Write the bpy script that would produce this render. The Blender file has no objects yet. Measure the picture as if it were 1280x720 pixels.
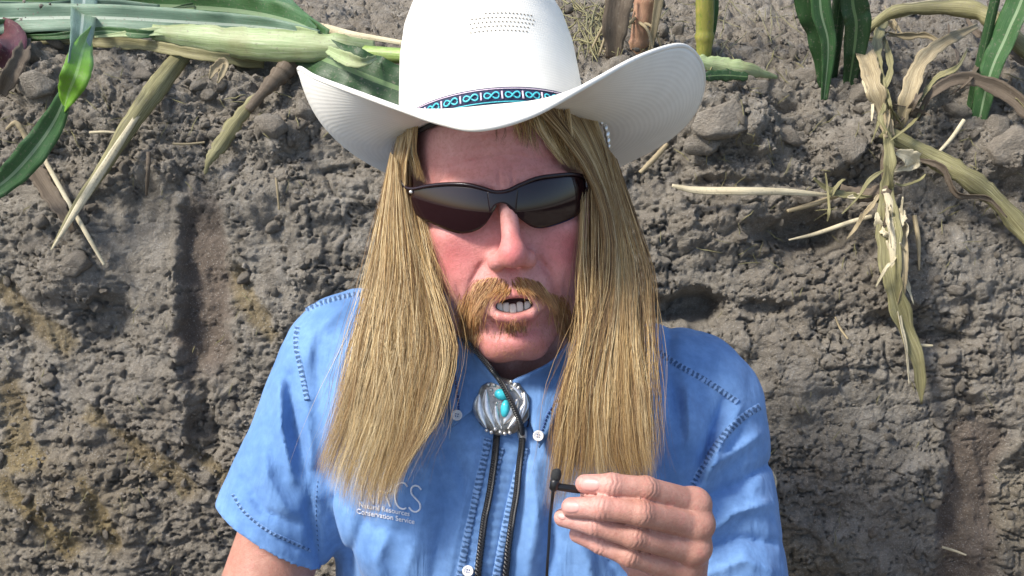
import bpy, bmesh, math, random
import numpy as np
from mathutils import Matrix, Vector

random.seed(7); np.random.seed(7)
R = math.radians
scene = bpy.context.scene
COL = scene.collection

# ------------------------------------------------------------ camera, sky, sun, exposure
FPX = 1400.0                                   # focal length in photo pixels (1280 wide)
CAM_H, CAM_PITCH = 0.37, 25.0
cam_data = bpy.data.cameras.new("camera")
cam_data.sensor_width = 36.0
cam_data.lens = 36.0 * FPX / 1280.0
cam_data.clip_start, cam_data.clip_end = 0.02, 3000.0
camera = bpy.data.objects.new("camera", cam_data)
COL.objects.link(camera)
camera.location = (0, 0, CAM_H)
camera.rotation_euler = (R(90 - CAM_PITCH), 0, 0)
scene.camera = camera

SUN_EL, SUN_AZ = 52.0, -112.0                  # azimuth clockwise from +Y (straight ahead)
world = bpy.data.worlds.new("World")
scene.world = world
world.use_nodes = True
wn = world.node_tree
sky = wn.nodes.new("ShaderNodeTexSky")
sky.sky_type = 'NISHITA'
sky.sun_disc = False
sky.sun_elevation = R(SUN_EL)
sky.sun_rotation = R(SUN_AZ)
sky.air_density, sky.dust_density, sky.ozone_density = 1.0, 2.0, 1.0
wn.links.new(sky.outputs[0], wn.nodes["Background"].inputs[0])
wn.nodes["Background"].inputs[1].default_value = 0.115
sun_data = bpy.data.lights.new("sun", 'SUN')
sun_data.energy = 2.7
sun_data.angle = R(12)
sun_data.color = (1.0, 0.95, 0.87)
sun = bpy.data.objects.new("sun", sun_data)
COL.objects.link(sun)
_sd = Vector((math.sin(R(SUN_AZ)) * math.cos(R(SUN_EL)), math.cos(R(SUN_AZ)) * math.cos(R(SUN_EL)), math.sin(R(SUN_EL))))
sun.rotation_euler = _sd.to_track_quat('Z', 'Y').to_euler()
sun.location = _sd * 20
scene.view_settings.view_transform = 'Standard'
scene.view_settings.look = 'None'
scene.view_settings.gamma = 1.0
scene.view_settings.exposure = 1.0
scene.render.engine = 'CYCLES'

# ------------------------------------------------------------ frames: survey frame (mm, x right, y up, z to the viewer) -> world (m)
_a = R(90 - CAM_PITCH)
MROT = np.array([[1, 0, 0], [0, math.cos(_a), -math.sin(_a)], [0, math.sin(_a), math.cos(_a)]])
MLOC = np.array([0, 0, CAM_H])
def W(p):
    return np.asarray(p, float) @ MROT.T * 0.001 + MLOC
def WI(w):
    return ((np.asarray(w, float) - MLOC) @ MROT) * 1000.0
def P(px, py, d):
    return np.array([(px - 640.0) * d / FPX, (360.0 - py) * d / FPX, -d])
def PA(a):
    a = np.asarray(a, float)
    return np.stack([(a[:, 0] - 640) * a[:, 2] / FPX, (360 - a[:, 1]) * a[:, 2] / FPX, -a[:, 2]], 1)
def pix(p):
    d = -p[..., 2]
    return 640 + p[..., 0] * FPX / d, 360 - p[..., 1] * FPX / d

# ------------------------------------------------------------ object helpers
def props(o, label=None, cat=None, group=None, kind=None):
    if label: o['label'] = label
    if cat: o['category'] = cat
    if group: o['group'] = group
    if kind: o['kind'] = kind
    return o
def thing(name, at, label, cat, group=None, kind=None):
    """an Empty at the thing's base (survey frame mm)"""
    o = bpy.data.objects.new(name, None)
    o.empty_display_size = 0.02
    COL.objects.link(o)
    o.location = W(at)
    return props(o, label, cat, group, kind)
def root_of(o):
    while o.parent: o = o.parent
    return o
def to_mesh(name, wv, faces, smooth=True, uv=None, attr=None):
    me = bpy.data.meshes.new(name)
    wv = np.asarray(wv, np.float32)
    me.vertices.add(len(wv)); me.vertices.foreach_set("co", wv.ravel())
    if isinstance(faces, np.ndarray):
        n = faces.shape[1]; nf = len(faces)
        loops = faces.ravel().astype(np.int32)
        starts = np.arange(nf, dtype=np.int32) * n
    else:
        nf = len(faces)
        loops = np.array([i for f in faces for i in f], np.int32)
        ln = np.array([len(f) for f in faces], np.int32)
        starts = np.concatenate([[0], np.cumsum(ln)[:-1]]).astype(np.int32)
    me.loops.add(len(loops)); me.loops.foreach_set("vertex_index", loops)
    me.polygons.add(nf); me.polygons.foreach_set("loop_start", starts)
    me.polygons.foreach_set("use_smooth", np.full(nf, smooth, bool))
    me.update(calc_edges=True)
    if uv is not None:
        l = me.uv_layers.new(name="UVMap")
        l.data.foreach_set("uv", np.asarray(uv, np.float32)[loops].ravel())
    for k, v in (attr or {}).items():
        a_ = me.attributes.new(k, 'FLOAT', 'POINT'); a_.data.foreach_set("value", np.asarray(v, np.float32))
    me.validate()
    return me
def obj(name, v, faces, mat, parent=None, smooth=True, uv=None, attr=None, world=False):
    """v in survey-frame mm; a child keeps its root's origin, a top-level mesh gets its base centre as origin"""
    wv = np.asarray(v, float) if world else W(v)
    if parent is not None:
        org = np.array(root_of(parent).location)
    else:
        org = np.array([(wv[:, 0].min() + wv[:, 0].max()) / 2, (wv[:, 1].min() + wv[:, 1].max()) / 2, wv[:, 2].min()])
    me = to_mesh(name, wv - org, faces, smooth, uv, attr)
    o = bpy.data.objects.new(name, me)
    COL.objects.link(o)
    me.materials.append(mat)
    if parent is not None: o.parent = parent
    else: o.location = org
    return o
class MB:
    """collects pieces that belong to ONE part"""
    def __init__(s): s.v = []; s.f = []; s.uv = []; s.n = 0
    def add(s, v, f, uv=None):
        v = np.asarray(v, float)
        s.v.append(v); s.f += [tuple(int(i) + s.n for i in q) for q in f]
        s.uv.append(np.zeros((len(v), 2)) if uv is None else np.asarray(uv, float)); s.n += len(v)
        return s
    def build(s, name, mat, parent=None, smooth=True):
        return obj(name, np.concatenate(s.v), s.f, mat, parent, smooth, np.concatenate(s.uv))
def catmull(pts, n, closed=False):
    pts = np.asarray(pts, float); m = len(pts)
    seg = m if closed else m - 1
    t = np.linspace(0, seg, n, endpoint=not closed)
    i = np.minimum(t.astype(int), seg - 1); u = (t - i)[:, None]
    if closed:
        p0, p1, p2, p3 = pts[(i - 1) % m], pts[i % m], pts[(i + 1) % m], pts[(i + 2) % m]
    else:
        ex = np.vstack([2 * pts[0] - pts[1], pts, 2 * pts[-1] - pts[-2]])
        p0, p1, p2, p3 = ex[i], ex[i + 1], ex[i + 2], ex[i + 3]
    return 0.5 * (2 * p1 + (p2 - p0) * u + (2 * p0 - 5 * p1 + 4 * p2 - p3) * u ** 2 + (3 * p1 - p0 - 3 * p2 + p3) * u ** 3)
def norm(a): return a / np.maximum(np.linalg.norm(a, axis=-1, keepdims=True), 1e-9)
def tangents(p): return norm(np.gradient(p, axis=0))
def tube(pts, rad, n=10, cap=True, flat=None):
    """round (or flattened) tube along a polyline"""
    pts = np.asarray(pts, float); m = len(pts)
    rad = np.broadcast_to(np.asarray(rad, float), (m,)) if np.ndim(rad) < 2 else np.asarray(rad)
    t = tangents(pts)
    ref = np.array([0.13, 0.21, 1.0]) if flat is None else np.asarray(flat, float)
    nrm = []
    cur = ref - t[0] * (ref @ t[0]); cur /= np.linalg.norm(cur) + 1e-9
    for k in range(m):
        cur = (ref if flat is not None else cur); cur = cur - t[k] * (cur @ t[k]); cur = cur / (np.linalg.norm(cur) + 1e-9)
        nrm.append(cur)
    nrm = np.array(nrm); bi = np.cross(t, nrm)
    an = np.arange(n) * 2 * np.pi / n
    rn, rb = (rad, rad) if rad.ndim == 1 else (rad[:, 0], rad[:, 1])
    v = pts[:, None] + (np.cos(an)[None, :, None] * nrm[:, None] * rn[:, None, None] + np.sin(an)[None, :, None] * bi[:, None] * rb[:, None, None])
    v = v.reshape(-1, 3); f = []
    for k in range(m - 1):
        for j in range(n):
            f.append((k * n + j, k * n + (j + 1) % n, (k + 1) * n + (j + 1) % n, (k + 1) * n + j))
    uv = np.stack([np.tile(np.arange(n) / n, m), np.repeat(np.linspace(0, 1, m), n)], 1)
    if cap:
        f.append(tuple(range(n))[::-1]); f.append(tuple((m - 1) * n + j for j in range(n)))
    return v, f, uv
def grid_faces(a, b, wrap_b=False):
    i, j = np.meshgrid(np.arange(a - 1), np.arange(b if wrap_b else b - 1), indexing='ij')
    j2 = (j + 1) % b
    return np.stack([i * b + j, i * b + j2, (i + 1) * b + j2, (i + 1) * b + j], -1).reshape(-1, 4)
def blob(c, r, seg=12, ring=8, rot=None):
    th = np.linspace(0, np.pi, ring + 1)[1:-1]; ph = np.arange(seg) * 2 * np.pi / seg
    v = [np.array([0, 0, 1.0])]
    for t in th:
        for p_ in ph: v.append(np.array([math.sin(t) * math.cos(p_), math.sin(t) * math.sin(p_), math.cos(t)]))
    v.append(np.array([0, 0, -1.0])); v = np.array(v) * np.asarray(r, float)
    if rot is not None: v = v @ np.asarray(rot).T
    f = [(0, 1 + j, 1 + (j + 1) % seg) for j in range(seg)]
    for i in range(ring - 2):
        for j in range(seg):
            a0 = 1 + i * seg + j; a1 = 1 + i * seg + (j + 1) % seg
            f.append((a0, a0 + seg, a1 + seg, a1))
    l = len(v) - 1; b0 = 1 + (ring - 2) * seg
    f += [(l, b0 + (j + 1) % seg, b0 + j) for j in range(seg)]
    return v + np.asarray(c, float), f

# ------------------------------------------------------------ noise (numpy)
def _hash(*ix):
    h = np.zeros(np.broadcast(*ix).shape, np.uint32)
    for k, i in enumerate(ix):
        h ^= (i.astype(np.int64) & 0xffffffff).astype(np.uint32) * np.uint32((374761393, 668265263, 2246822519, 3266489917)[k])
        h = (h ^ (h >> np.uint32(13))) * np.uint32(1274126177)
    return h ^ (h >> np.uint32(16))
def _u(h): return (h & np.uint32(0xffff)).astype(np.float32) / 65535.0
def vnoise(p, seed=0):
    p = np.asarray(p, np.float32); D = p.shape[-1]
    i = np.floor(p).astype(np.int64); f = p - i; f = f * f * f * (f * (f * 6 - 15) + 10)
    out = np.zeros(p.shape[:-1], np.float32)
    for c in range(1 << D):
        w = np.ones(p.shape[:-1], np.float32); ix = []
        for k in range(D):
            b = (c >> k) & 1; ix.append(i[..., k] + b); w = w * (f[..., k] if b else 1 - f[..., k])
        out += w * _u(_hash(*ix, np.full_like(ix[0], seed)) if D < 4 else _hash(*ix))
    return out * 2 - 1
def fbm(p, oct=4, seed=0, gain=0.5):
    s = 0; a = 1.0; t = 0
    for o in range(oct):
        s = s + a * vnoise(p * (2 ** o), seed + o * 17); t += a; a *= gain
    return s / t
def worley(p, seed=0):
    """F1, F2, a random number per cell and a randomly tilted facet per cell, 2-D"""
    p = np.asarray(p, np.float32); i = np.floor(p).astype(np.int64)
    f1 = np.full(p.shape[:-1], 9.0, np.float32); f2 = f1.copy(); idv = np.zeros_like(f1); fac = np.zeros_like(f1)
    sd = np.full(p.shape[:-1], seed, np.int64)
    for dx in (-1, 0, 1):
        for dy in (-1, 0, 1):
            cx, cy = i[..., 0] + dx, i[..., 1] + dy
            h = _hash(cx, cy, sd)
            qx = cx + 0.08 + .84 * _u(h); qy = cy + 0.08 + .84 * _u(h >> np.uint32(16))
            d = np.hypot(p[..., 0] - qx, p[..., 1] - qy).astype(np.float32)
            n1 = d < f1
            f2 = np.where(n1, f1, np.minimum(f2, d)); idv = np.where(n1, _u(h * np.uint32(2654435761)), idv); g_ = _u(h * np.uint32(40503)) * 6.283; fac = np.where(n1, (p[..., 0] - qx) * np.cos(g_) + (p[..., 1] - qy) * np.sin(g_), fac); f1 = np.where(n1, d, f1)
    return f1, f2, idv, fac
def sstep(a, b, x):
    t = np.clip((x - a) / (b - a), 0, 1); return t * t * (3 - 2 * t)
def polydist(px, py, pts):
    """distance in pixels to a polyline and the parameter along it"""
    best = np.full(np.shape(px), 1e9, np.float32); par = np.zeros(np.shape(px), np.float32); side = np.zeros(np.shape(px), np.float32)
    n = len(pts) - 1
    for k in range(n):
        a, b = np.array(pts[k][:2], float), np.array(pts[k + 1][:2], float); ab = b - a; L2 = ab @ ab + 1e-9
        t = np.clip(((px - a[0]) * ab[0] + (py - a[1]) * ab[1]) / L2, 0, 1)
        d = np.hypot(px - a[0] - t * ab[0], py - a[1] - t * ab[1])
        m = d < best
        side = np.where(m, ((px - a[0]) * ab[1] - (py - a[1]) * ab[0]) / math.sqrt(L2), side)
        par = np.where(m, (k + t) / n, par); best = np.where(m, d, best)
    return best, par, side

# ------------------------------------------------------------ materials
class NT:
    def __init__(s, name):
        s.m = bpy.data.materials.new(name); s.m.use_nodes = True
        s.t = s.m.node_tree; s.b = s.t.nodes["Principled BSDF"]
    def n(s, typ, **kw):
        nd = s.t.nodes.new(typ)
        for k, v in kw.items():
            if k.startswith('i_'):
                key = k[2:]; nd.inputs[int(key) if key.isdigit() else key.replace('_', ' ')].default_value = v
            else: setattr(nd, k, v)
        return nd
    def l(s, a, b): s.t.links.new(a, b)
    def set(s, **kw):
        for k, v in kw.items(): s.b.inputs[k.replace('_', ' ')].default_value = v
        return s
    def coord(s, which='Object', scale=(1, 1, 1)):
        tc = s.n("ShaderNodeTexCoord"); mp = s.n("ShaderNodeMapping"); mp.inputs['Scale'].default_value = scale
        s.l(tc.outputs[which], mp.inputs[0]); return mp.outputs[0]
    def noise(s, vec, scale, detail=4, rough=.55, dist=0):
        nd = s.n("ShaderNodeTexNoise"); nd.inputs['Scale'].default_value = scale; nd.inputs['Detail'].default_value = detail
        nd.inputs['Roughness'].default_value = rough; nd.inputs['Distortion'].default_value = dist
        s.l(vec, nd.inputs['Vector']); return nd.outputs['Fac']
    def ramp(s, fac, stops):
        r = s.n("ShaderNodeValToRGB"); e = r.color_ramp.elements
        e[0].position, e[0].color = stops[0][0], (*stops[0][1], 1)
        e[1].position, e[1].color = stops[-1][0], (*stops[-1][1], 1)
        for p_, c in stops[1:-1]:
            x = e.new(p_); x.color = (*c, 1)
        s.l(fac, r.inputs[0]); return r.outputs[0]
    def mix(s, fac, a, b, mode='MIX'):
        m = s.n("ShaderNodeMix", data_type='RGBA', blend_type=mode)
        for sock, val in ((m.inputs[0], fac), (m.inputs[6], a), (m.inputs[7], b)):
            if hasattr(val, 'node'): s.l(val, sock)
            elif isinstance(val, (int, float)): sock.default_value = val
            else: sock.default_value = (*val, 1)
        return m.outputs[2]
    def math(s, op, a, b=0.0, c=0.0):
        m = s.n("ShaderNodeMath", operation=op)
        for k, val in enumerate((a, b, c)):
            if hasattr(val, 'node'): s.l(val, m.inputs[k])
            else: m.inputs[k].default_value = val
        return m.outputs[0]
    def attr(s, name):
        a_ = s.n("ShaderNodeAttribute"); a_.attribute_name = name; return a_.outputs['Fac']
    def color(s, c):
        if hasattr(c, 'node'): s.l(c, s.b.inputs['Base Color'])
        else: s.b.inputs['Base Color'].default_value = (*c, 1)
        return s
    def bump(s, h, strength=.5, dist=.001):
        bn = s.n("ShaderNodeBump"); bn.inputs['Strength'].default_value = strength; bn.inputs['Distance'].default_value = dist
        s.l(h, bn.inputs['Height']); s.l(bn.outputs[0], s.b.inputs['Normal']); return s
def simple(name, c, rough=.6, metal=0, vary=.25, scale=80, bump=.2, bdist=.0006, spec=.5):
    t = NT(name); v = t.coord()
    n_ = t.noise(v, scale)
    c2 = tuple(max(0, x * (1 - vary)) for x in c); c3 = tuple(min(1, x * (1 + vary)) for x in c)
    t.color(t.ramp(n_, [(.3, c2), (.7, c3)]))
    t.set(Roughness=rough, Metallic=metal, Specular_IOR_Level=spec)
    if bump: t.bump(t.noise(v, scale * 3), bump, bdist)
    return t.m
# ============================================================ SOIL BANK (the pit face) with lip and field edge
def soil_mat(name, brown_attr=True):
    t = NT(name); v = t.coord()
    big = t.noise(v, 5, 5); mid = t.noise(v, 38, 6, .65); fine = t.noise(v, 260, 5, .7)
    c = t.ramp(mid, [(.28, (.22, .194, .155)), (.5, (.34, .305, .25)), (.72, (.46, .423, .364))])
    c = t.mix(t.math('MULTIPLY', t.ramp(big, [(.42, (0, 0, 0)), (.68, (1, 1, 1))]), .5), c, (.26, .21, .15))
    if brown_attr:
        c = t.mix(t.attr("ochre"), c, t.ramp(mid, [(.3, (.21, .155, .07)), (.7, (.38, .295, .15))]))
        c = t.mix(t.attr("smear"), c, t.ramp(mid, [(.3, (.17, .132, .10)), (.7, (.25, .20, .158))]))
    c = t.mix(t.ramp(fine, [(.35, (.38, .38, .38)), (.6, (0, 0, 0))]), c, (.15, .132, .112))
    speck = t.noise(v, 520, 2, .5)
    c = t.mix(t.ramp(speck, [(.60, (0, 0, 0)), (.70, (.8, .8, .8))]), c, (.46, .43, .385))
    t.color(c); t.set(Roughness=.92, Specular_IOR_Level=.25)
    h = t.math('ADD', t.math('MULTIPLY', t.noise(v, 130, 8, .78), 1.0), t.math('MULTIPLY', fine, 1.0))
    t.bump(h, 1.0, .0045)
    return t.m
M_SOIL = soil_mat("soil")
M_CLOD = soil_mat("clod_soil", False)
def clod_mat():
    t = NT("clod_piece"); v = t.coord(); oi = t.n("ShaderNodeObjectInfo")
    mid = t.noise(v, 1.8, 6, .65); fine = t.noise(v, 9, 5, .7)
    c = t.ramp(mid, [(.28, (.225, .196, .156)), (.5, (.34, .304, .248)), (.72, (.45, .412, .353))])
    c = t.mix(t.math('MULTIPLY', oi.outputs['Random'], .35), c, (.22, .18, .135))
    c = t.mix(t.ramp(fine, [(.35, (.5, .5, .5)), (.6, (0, 0, 0))]), c, (.11, .095, .08))
    t.color(c); t.set(Roughness=.93, Specular_IOR_Level=.25); t.bump(t.math('ADD', t.noise(v, 5, 8, .7), fine), 1.0, .0045); return t.m
M_PIECE = clod_mat()

prof = np.array([(1.05, -1.27), (1.08, -0.95), (1.095, -0.70), (1.115, -0.53), (1.20, -0.30), (1.29, -0.10), (1.335, -0.015), (1.39, 0.015), (1.55, 0.02), (1.9, 0.015), (2.4, 0.02), (3.2, 0.02)])
pf = catmull(prof, 4000)
arc = np.concatenate([[0], np.cumsum(np.linalg.norm(np.diff(pf, axis=0), axis=1))])
def s_at(z): return arc[np.argmin(np.abs(pf[:, 1] - z) + (pf[:, 0] > 1.37) * 9)]
s_lo, s_lip = s_at(-.66), s_at(-.005)
sv = np.concatenate([np.arange(0, s_lo, .02), np.arange(s_lo, s_lip + .12, .0021), np.arange(s_lip + .12, s_lip + .62, .0035), np.arange(s_lip + .62, arc[-1], .03)])
yz = np.stack([np.interp(sv, arc, pf[:, 0]), np.interp(sv, arc, pf[:, 1])], 1)
tg = norm(np.gradient(yz, axis=0)); nyz = np.stack([-tg[:, 1], tg[:, 0]], 1)     # towards the viewer / up
xs = np.concatenate([np.arange(-1.9, -.73, .018), np.arange(-.73, .73, .0023), np.arange(.73, 1.9, .018)])
S, X = np.meshgrid(sv, xs, indexing='ij')
base = np.stack([X, np.repeat(yz[:, :1], len(xs), 1), np.repeat(yz[:, 1:], len(xs), 1)], -1)
PX, PY = pix(WI(base.reshape(-1, 3)).reshape(base.shape))
Q = np.stack([X, S], -1) * 1000.0                # mm on the face
warp = np.stack([fbm(Q / 38, 3, 5), fbm(Q / 38, 3, 9)], -1)
Qw = Q + warp * 12
onface = 1 - sstep(s_lip - .03, s_lip + .05, S)
ground = 1 - onface
# masks laid out over the face
def area(cx, cy, rx, ry, soft=.6, wob=.35):
    e = np.sqrt(((PX - cx) / rx) ** 2 + ((PY - cy) / ry) ** 2) + wob * warp[..., 0]
    return 1 - sstep(1 - soft, 1 + soft * .4, e)
gd, gp, gs = polydist(PX, PY, [(268, 205), (258, 300), (258, 400), (268, 500)])
groove = (1 - sstep(16, 40, gd + 12 * warp[..., 0] + 8 * fbm(Q / 16, 2, 71))) * sstep(0, .3, gp + .15 * warp[..., 1]) * (1 - sstep(.8, 1, gp + .1 * warp[..., 1]))
sd_, sp_, ss_ = polydist(PX, PY, [(1235, 480), (1222, 560), (1212, 640), (1205, 740)])
smear_r = (1 - sstep(24, 44, sd_ + 8 * warp[..., 1])) * sstep(.05, .3, sp_ + .1 * warp[..., 0])
smooth_zone = np.clip(groove + smear_r + .9 * area(170, 320, 60, 95) + .85 * area(60, 420, 50, 60) + .8 * area(330, 260, 34, 50) + .8 * area(1200, 330, 70, 40) + .8 * area(960, 450, 60, 30) + .7 * area(180, 470, 50, 30) + .75 * area(1040, 520, 150, 60) + .7 * area(1120, 660, 90, 50) + .8 * area(1150, 250, 90, 40) + .55 * area(900, 360, 60, 50) + .7 * area(350, 330, 40, 80), 0, 1)
streaks = 0
for (p0, p1, w_) in (((-10, 350), (95, 440), 17), ((285, 335), (352, 425), 15), ((100, 510), (250, 620), 13), ((0, 590), (95, 700), 18), ((105, 590), (150, 690), 13), ((0, 470), (40, 590), 22), ((235, 560), (300, 610), 10)):
    d_, q_, _ = polydist(PX, PY, [p0, p1])
    streaks = np.maximum(streaks, (1 - sstep(w_ * .45, w_ * 1.15, d_ + 12 * warp[..., 1])) * sstep(0, .12, q_ + .02) * (1 - sstep(.88, 1.0, q_ - .02)))
ochre = np.clip(streaks * .75 + .55 * area(60, 640, 130, 110) * (fbm(Q / 25, 3, 31) * .5 + .5) + .4 * area(950, 700, 140, 40) + .3 * area(1270, 640, 40, 80), 0, 1)
rough = .9 * (1 - .85 * smooth_zone) * (1 - .55 * streaks)
# blocky aggregates: rounded cells of several sizes with open joints
def cells(sc, seed, st=1.0):
    q = Qw.copy(); q[..., 1] *= st
    f1, f2, idv, fac = worley(q / sc, seed)
    dome = .6 * np.sqrt(np.clip(1 - (f1 * 1.25) ** 2, 0, 1)) + .62 * fac
    joint = sstep(.0, .16, f2 - f1)
    return dome, joint, idv
h = 26 * fbm(Q / 190, 3, 1) + 12 * fbm(Q / 70, 3, 2)
d1, j1, i1 = cells(46, 3, 1.35)
d2, j2, i2 = cells(21, 4, 1.25)
d3, j3, i3 = cells(9.5, 6, 1.1)
d4, j4, i4 = cells(4.8, 8)
lump = sstep(-.35, .35, fbm(Q / 60, 3, 12))
h += rough * lump * (8 * (i1 - .5) + 9 * d1 - 4 * (1 - j1))
h += rough * sstep(-.25, .25, fbm(Q / 85, 2, 17)) * (5.0 * (i2 - .45) * sstep(.2, .8, i2 + .4 * warp[..., 0]) + 5.0 * d2 - 1.8 * (1 - j2))
h += rough * (3.2 * (i3 - .5) + 2.8 * d3 - 1.2 * (1 - j3)) * (.45 + .55 * sstep(-.3, .3, fbm(Q / 45, 2, 21)))
h += (.25 + .75 * rough) * (1.9 * (i4 - .5) + 1.4 * d4)
st_ = fbm(np.stack([Q[..., 0] / 160, Q[..., 1] / 16], -1), 3, 93); h += 5 * st_ * rough
vs = fbm(np.stack([(Q[..., 0] + .25 * Q[..., 1]) / 9, Q[..., 1] / 120], -1), 3, 95); h += 3.2 * vs * np.clip(smooth_zone + streaks, 0, 1)
h += (.25 + .75 * rough) * (1.9 * fbm(Q / 4.5, 3, 41) + 2.2 * np.abs(fbm(Q / 11, 3, 43)))
ck1 = np.abs(fbm(Q * [1, 1.6] / 44, 4, 81)); h -= (.3 + .7 * rough) * 10 * (1 - sstep(0, .034, ck1))
ck2 = np.abs(fbm(Q * [1.4, 1] / 26, 3, 87)); h -= (.2 + .8 * rough) * 5 * (1 - sstep(0, .04, ck2))
# large forms seen in the face
h -= 12 * groove * (1 - .45 * np.clip(gs / 30, -1, 1)) + 11 * smear_r
h += 10 * (1 - sstep(0, 14, np.abs(gd - 34))) * sstep(.1, .3, gp) * (1 - sstep(.8, .95, gp)) * (gs < 0)
h += 15 * streaks * .12 - 5 * streaks
for (cx, cy, rx, ry, a_) in ((905, 150, 78, 46, 46), (1062, 185, 40, 36, 26), (1160, 330, 95, 60, 20), (1010, 200, 60, 45, 12), (345, 170, 36, 32, 22), (55, 105, 60, 40, 18), (300, 255, 60, 60, 14), (900, 255, 70, 60, 18),
                             (120, 110, 70, 60, 12), (1260, 190, 60, 40, 26), (330, 430, 60, 70, 16), (60, 560, 80, 60, 16), (930, 610, 80, 60, 14), (1240, 700, 60, 60, 16), (100, 330, 60, 60, 14), (250, 480, 40, 40, 10), (1000, 450, 90, 50, 12)):
    h += a_ * area(cx, cy, rx, ry, .75, .5)
for (cx, cy, rx, ry, a_) in ((862, 385, 60, 20, 52), (905, 232, 70, 12, 20), (1000, 292, 75, 22, 40), (1125, 405, 46, 20, 22), (130, 400, 40, 30, 20), (270, 235, 20, 20, 12), (20, 440, 40, 60, 18), (255, 540, 24, 50, 22), (960, 385, 40, 12, 20), (1190, 425, 55, 10, 20), (910, 655, 60, 16, 22), (640, 60, 90, 40, 16), (985, 125, 34, 24, 34), (360, 60, 60, 20, 24), (1000, 40, 60, 30, 26), (180, 260, 20, 40, 10)):
    h -= a_ * area(cx, cy, rx, ry, .7, .5)
h *= np.clip(1 - .35 * ground, 0, 1)
h += ground * (22 * fbm(Q / 95, 3, 55) + 11 * d1 * j1 + 6 * d2)
far = sstep(.70, .77, np.abs(X)); h = h * (1 - far) + far * (26 * fbm(Q / 190, 3, 1) + 12 * fbm(Q / 70, 3, 2) + 7 * d1)
nrm3 = np.stack([np.zeros_like(X), np.repeat(nyz[:, :1], len(xs), 1), np.repeat(nyz[:, 1:], len(xs), 1)], -1)
lat = np.stack([fbm(Q / 14, 2, 61), np.zeros_like(X), fbm(Q / 14, 2, 67)], -1) * .003 * (rough * (1 - far))[..., None]
bankv = base + nrm3 * (h / 1000.0)[..., None] + lat
bank = obj("soil_bank", bankv.reshape(-1, 3), grid_faces(len(sv), len(xs)), M_SOIL, None, True, None,
           {"ochre": ochre.ravel(), "smear": np.clip(groove + smear_r, 0, 1).ravel()}, world=True)
props(bank, kind='structure')
# depth map of the face for laying things on it
_c = WI(bankv.reshape(-1, 3)); _px, _py = pix(_c)
GS = 4
_w, _h = 1480 // GS, 920 // GS
dmap = np.full((_h, _w), 9e9)
_ix = ((_px + 100) / GS).astype(int); _iy = ((_py + 100) / GS).astype(int)
_ok = (_ix >= 0) & (_ix < _w) & (_iy >= 0) & (_iy < _h)
np.minimum.at(dmap, (_iy[_ok], _ix[_ok]), -_c[_ok, 2])
def bank_d(px, py, r=1):
    i = int((py + 100) / GS); j = int((px + 100) / GS)
    i = min(max(i, r), _h - 1 - r); j = min(max(j, r), _w - 1 - r)
    m = dmap[i - r:i + r + 1, j - r:j + r + 1]; m = m[m < 8e9]
    return float(m.min()) if len(m) else 1400.0
def on_bank(pts, lift=8, r=2):
    """(px, py[, extra lift]) -> survey-frame points lying on the face"""
    return np.array([P(p[0], p[1], bank_d(p[0], p[1], r) - lift - (p[2] if len(p) > 2 else 0)) for p in pts])

# clods: pieces of the bank, shared meshes
def clod_mesh(seed, sub=3, sz=1.0):
    bm = bmesh.new(); bmesh.ops.create_icosphere(bm, subdivisions=sub, radius=1.0)
    v = np.array([x.co[:] for x in bm.verts]); f = [[q.index for q in p.verts] for p in bm.faces]; bm.free()
    rs = np.random.RandomState(seed)
    for _ in range(7):                            # broken facets
        n_ = norm(rs.normal(size=3)); c_ = rs.uniform(.55, .85); dd = v @ n_
        v = v - np.outer(np.maximum(dd - c_, 0) * .85, n_)
    v = v * (1 + .16 * fbm(v * 1.6 + seed * 3.1, 3, seed)[:, None] + .15 * fbm(v * 4.5 + seed, 4, seed + 3)[:, None])
    v = v * np.array([1.15, .9, .8])
    me = to_mesh("clod", v, f, True); me.materials.append(M_PIECE); return me
clods = [clod_mesh(k) for k in range(12)]
rs = np.random.RandomState(3)
big_clods = [(905, 148, 36, 26), (1063, 185, 20, 22), (338, 160, 19, 20), (1262, 182, 34, 26), (45, 105, 24, 20), (985, 170, 18, 14), (425, 45, 26, 18), (470, 60, 14, 12), (1010, 95, 18, 14), (260, 118, 10, 9),
             (300, 128, 11, 10), (1080, 115, 20, 14), (950, 108, 14, 10), (880, 178, 22, 18), (1195, 140, 16, 12), (92, 330, 20, 17), (1150, 105, 14, 12), (180, 95, 14, 12), (235, 60, 13, 10), (205, 605, 7, 7), (1195, 362, 12, 8), (1000, 245, 16, 10), (1085, 235, 14, 10)]
spots = [(x, y, a_, b_) for x, y, a_, b_ in big_clods]
while len(spots) < 250:
    x = rs.uniform(-20, 1300); y = rs.uniform(2, 715); s_ = rs.choice([4.5, 6, 8, 11], p=[.4, .3, .2, .1])
    top = y < 190
    if not top and rs.rand() < .35: continue
    if 390 < x < 900 and 90 < y: continue
    if 300 < x < 960 and 390 < y: continue
    if 225 < x < 300 and 210 < y < 500: continue
    if 1180 < x < 1255 and y > 540: continue
    if top and rs.rand() < .5: s_ *= 1.5
    if y < 90 and rs.rand() < .3: s_ *= 1.7
    spots.append((x, y, s_, s_ * rs.uniform(.7, 1)))
borg = np.array(bank.location)
for k, (x, y, a_, b_) in enumerate(spots):
    o = bpy.data.objects.new("clod", clods[k % 12]); COL.objects.link(o)
    d_ = bank_d(x, y, 1)
    o.parent = bank; o.location = W(P(x, y, d_ + b_ * .25)) - borg
    o.rotation_euler = rs.uniform(0, 6.28, 3) if k >= 23 else (R(65) + rs.uniform(-.3, .3), rs.uniform(-.3, .3), rs.uniform(-.4, .4))
    o.scale = (a_ * .001, b_ * .001, b_ * .001)
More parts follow.
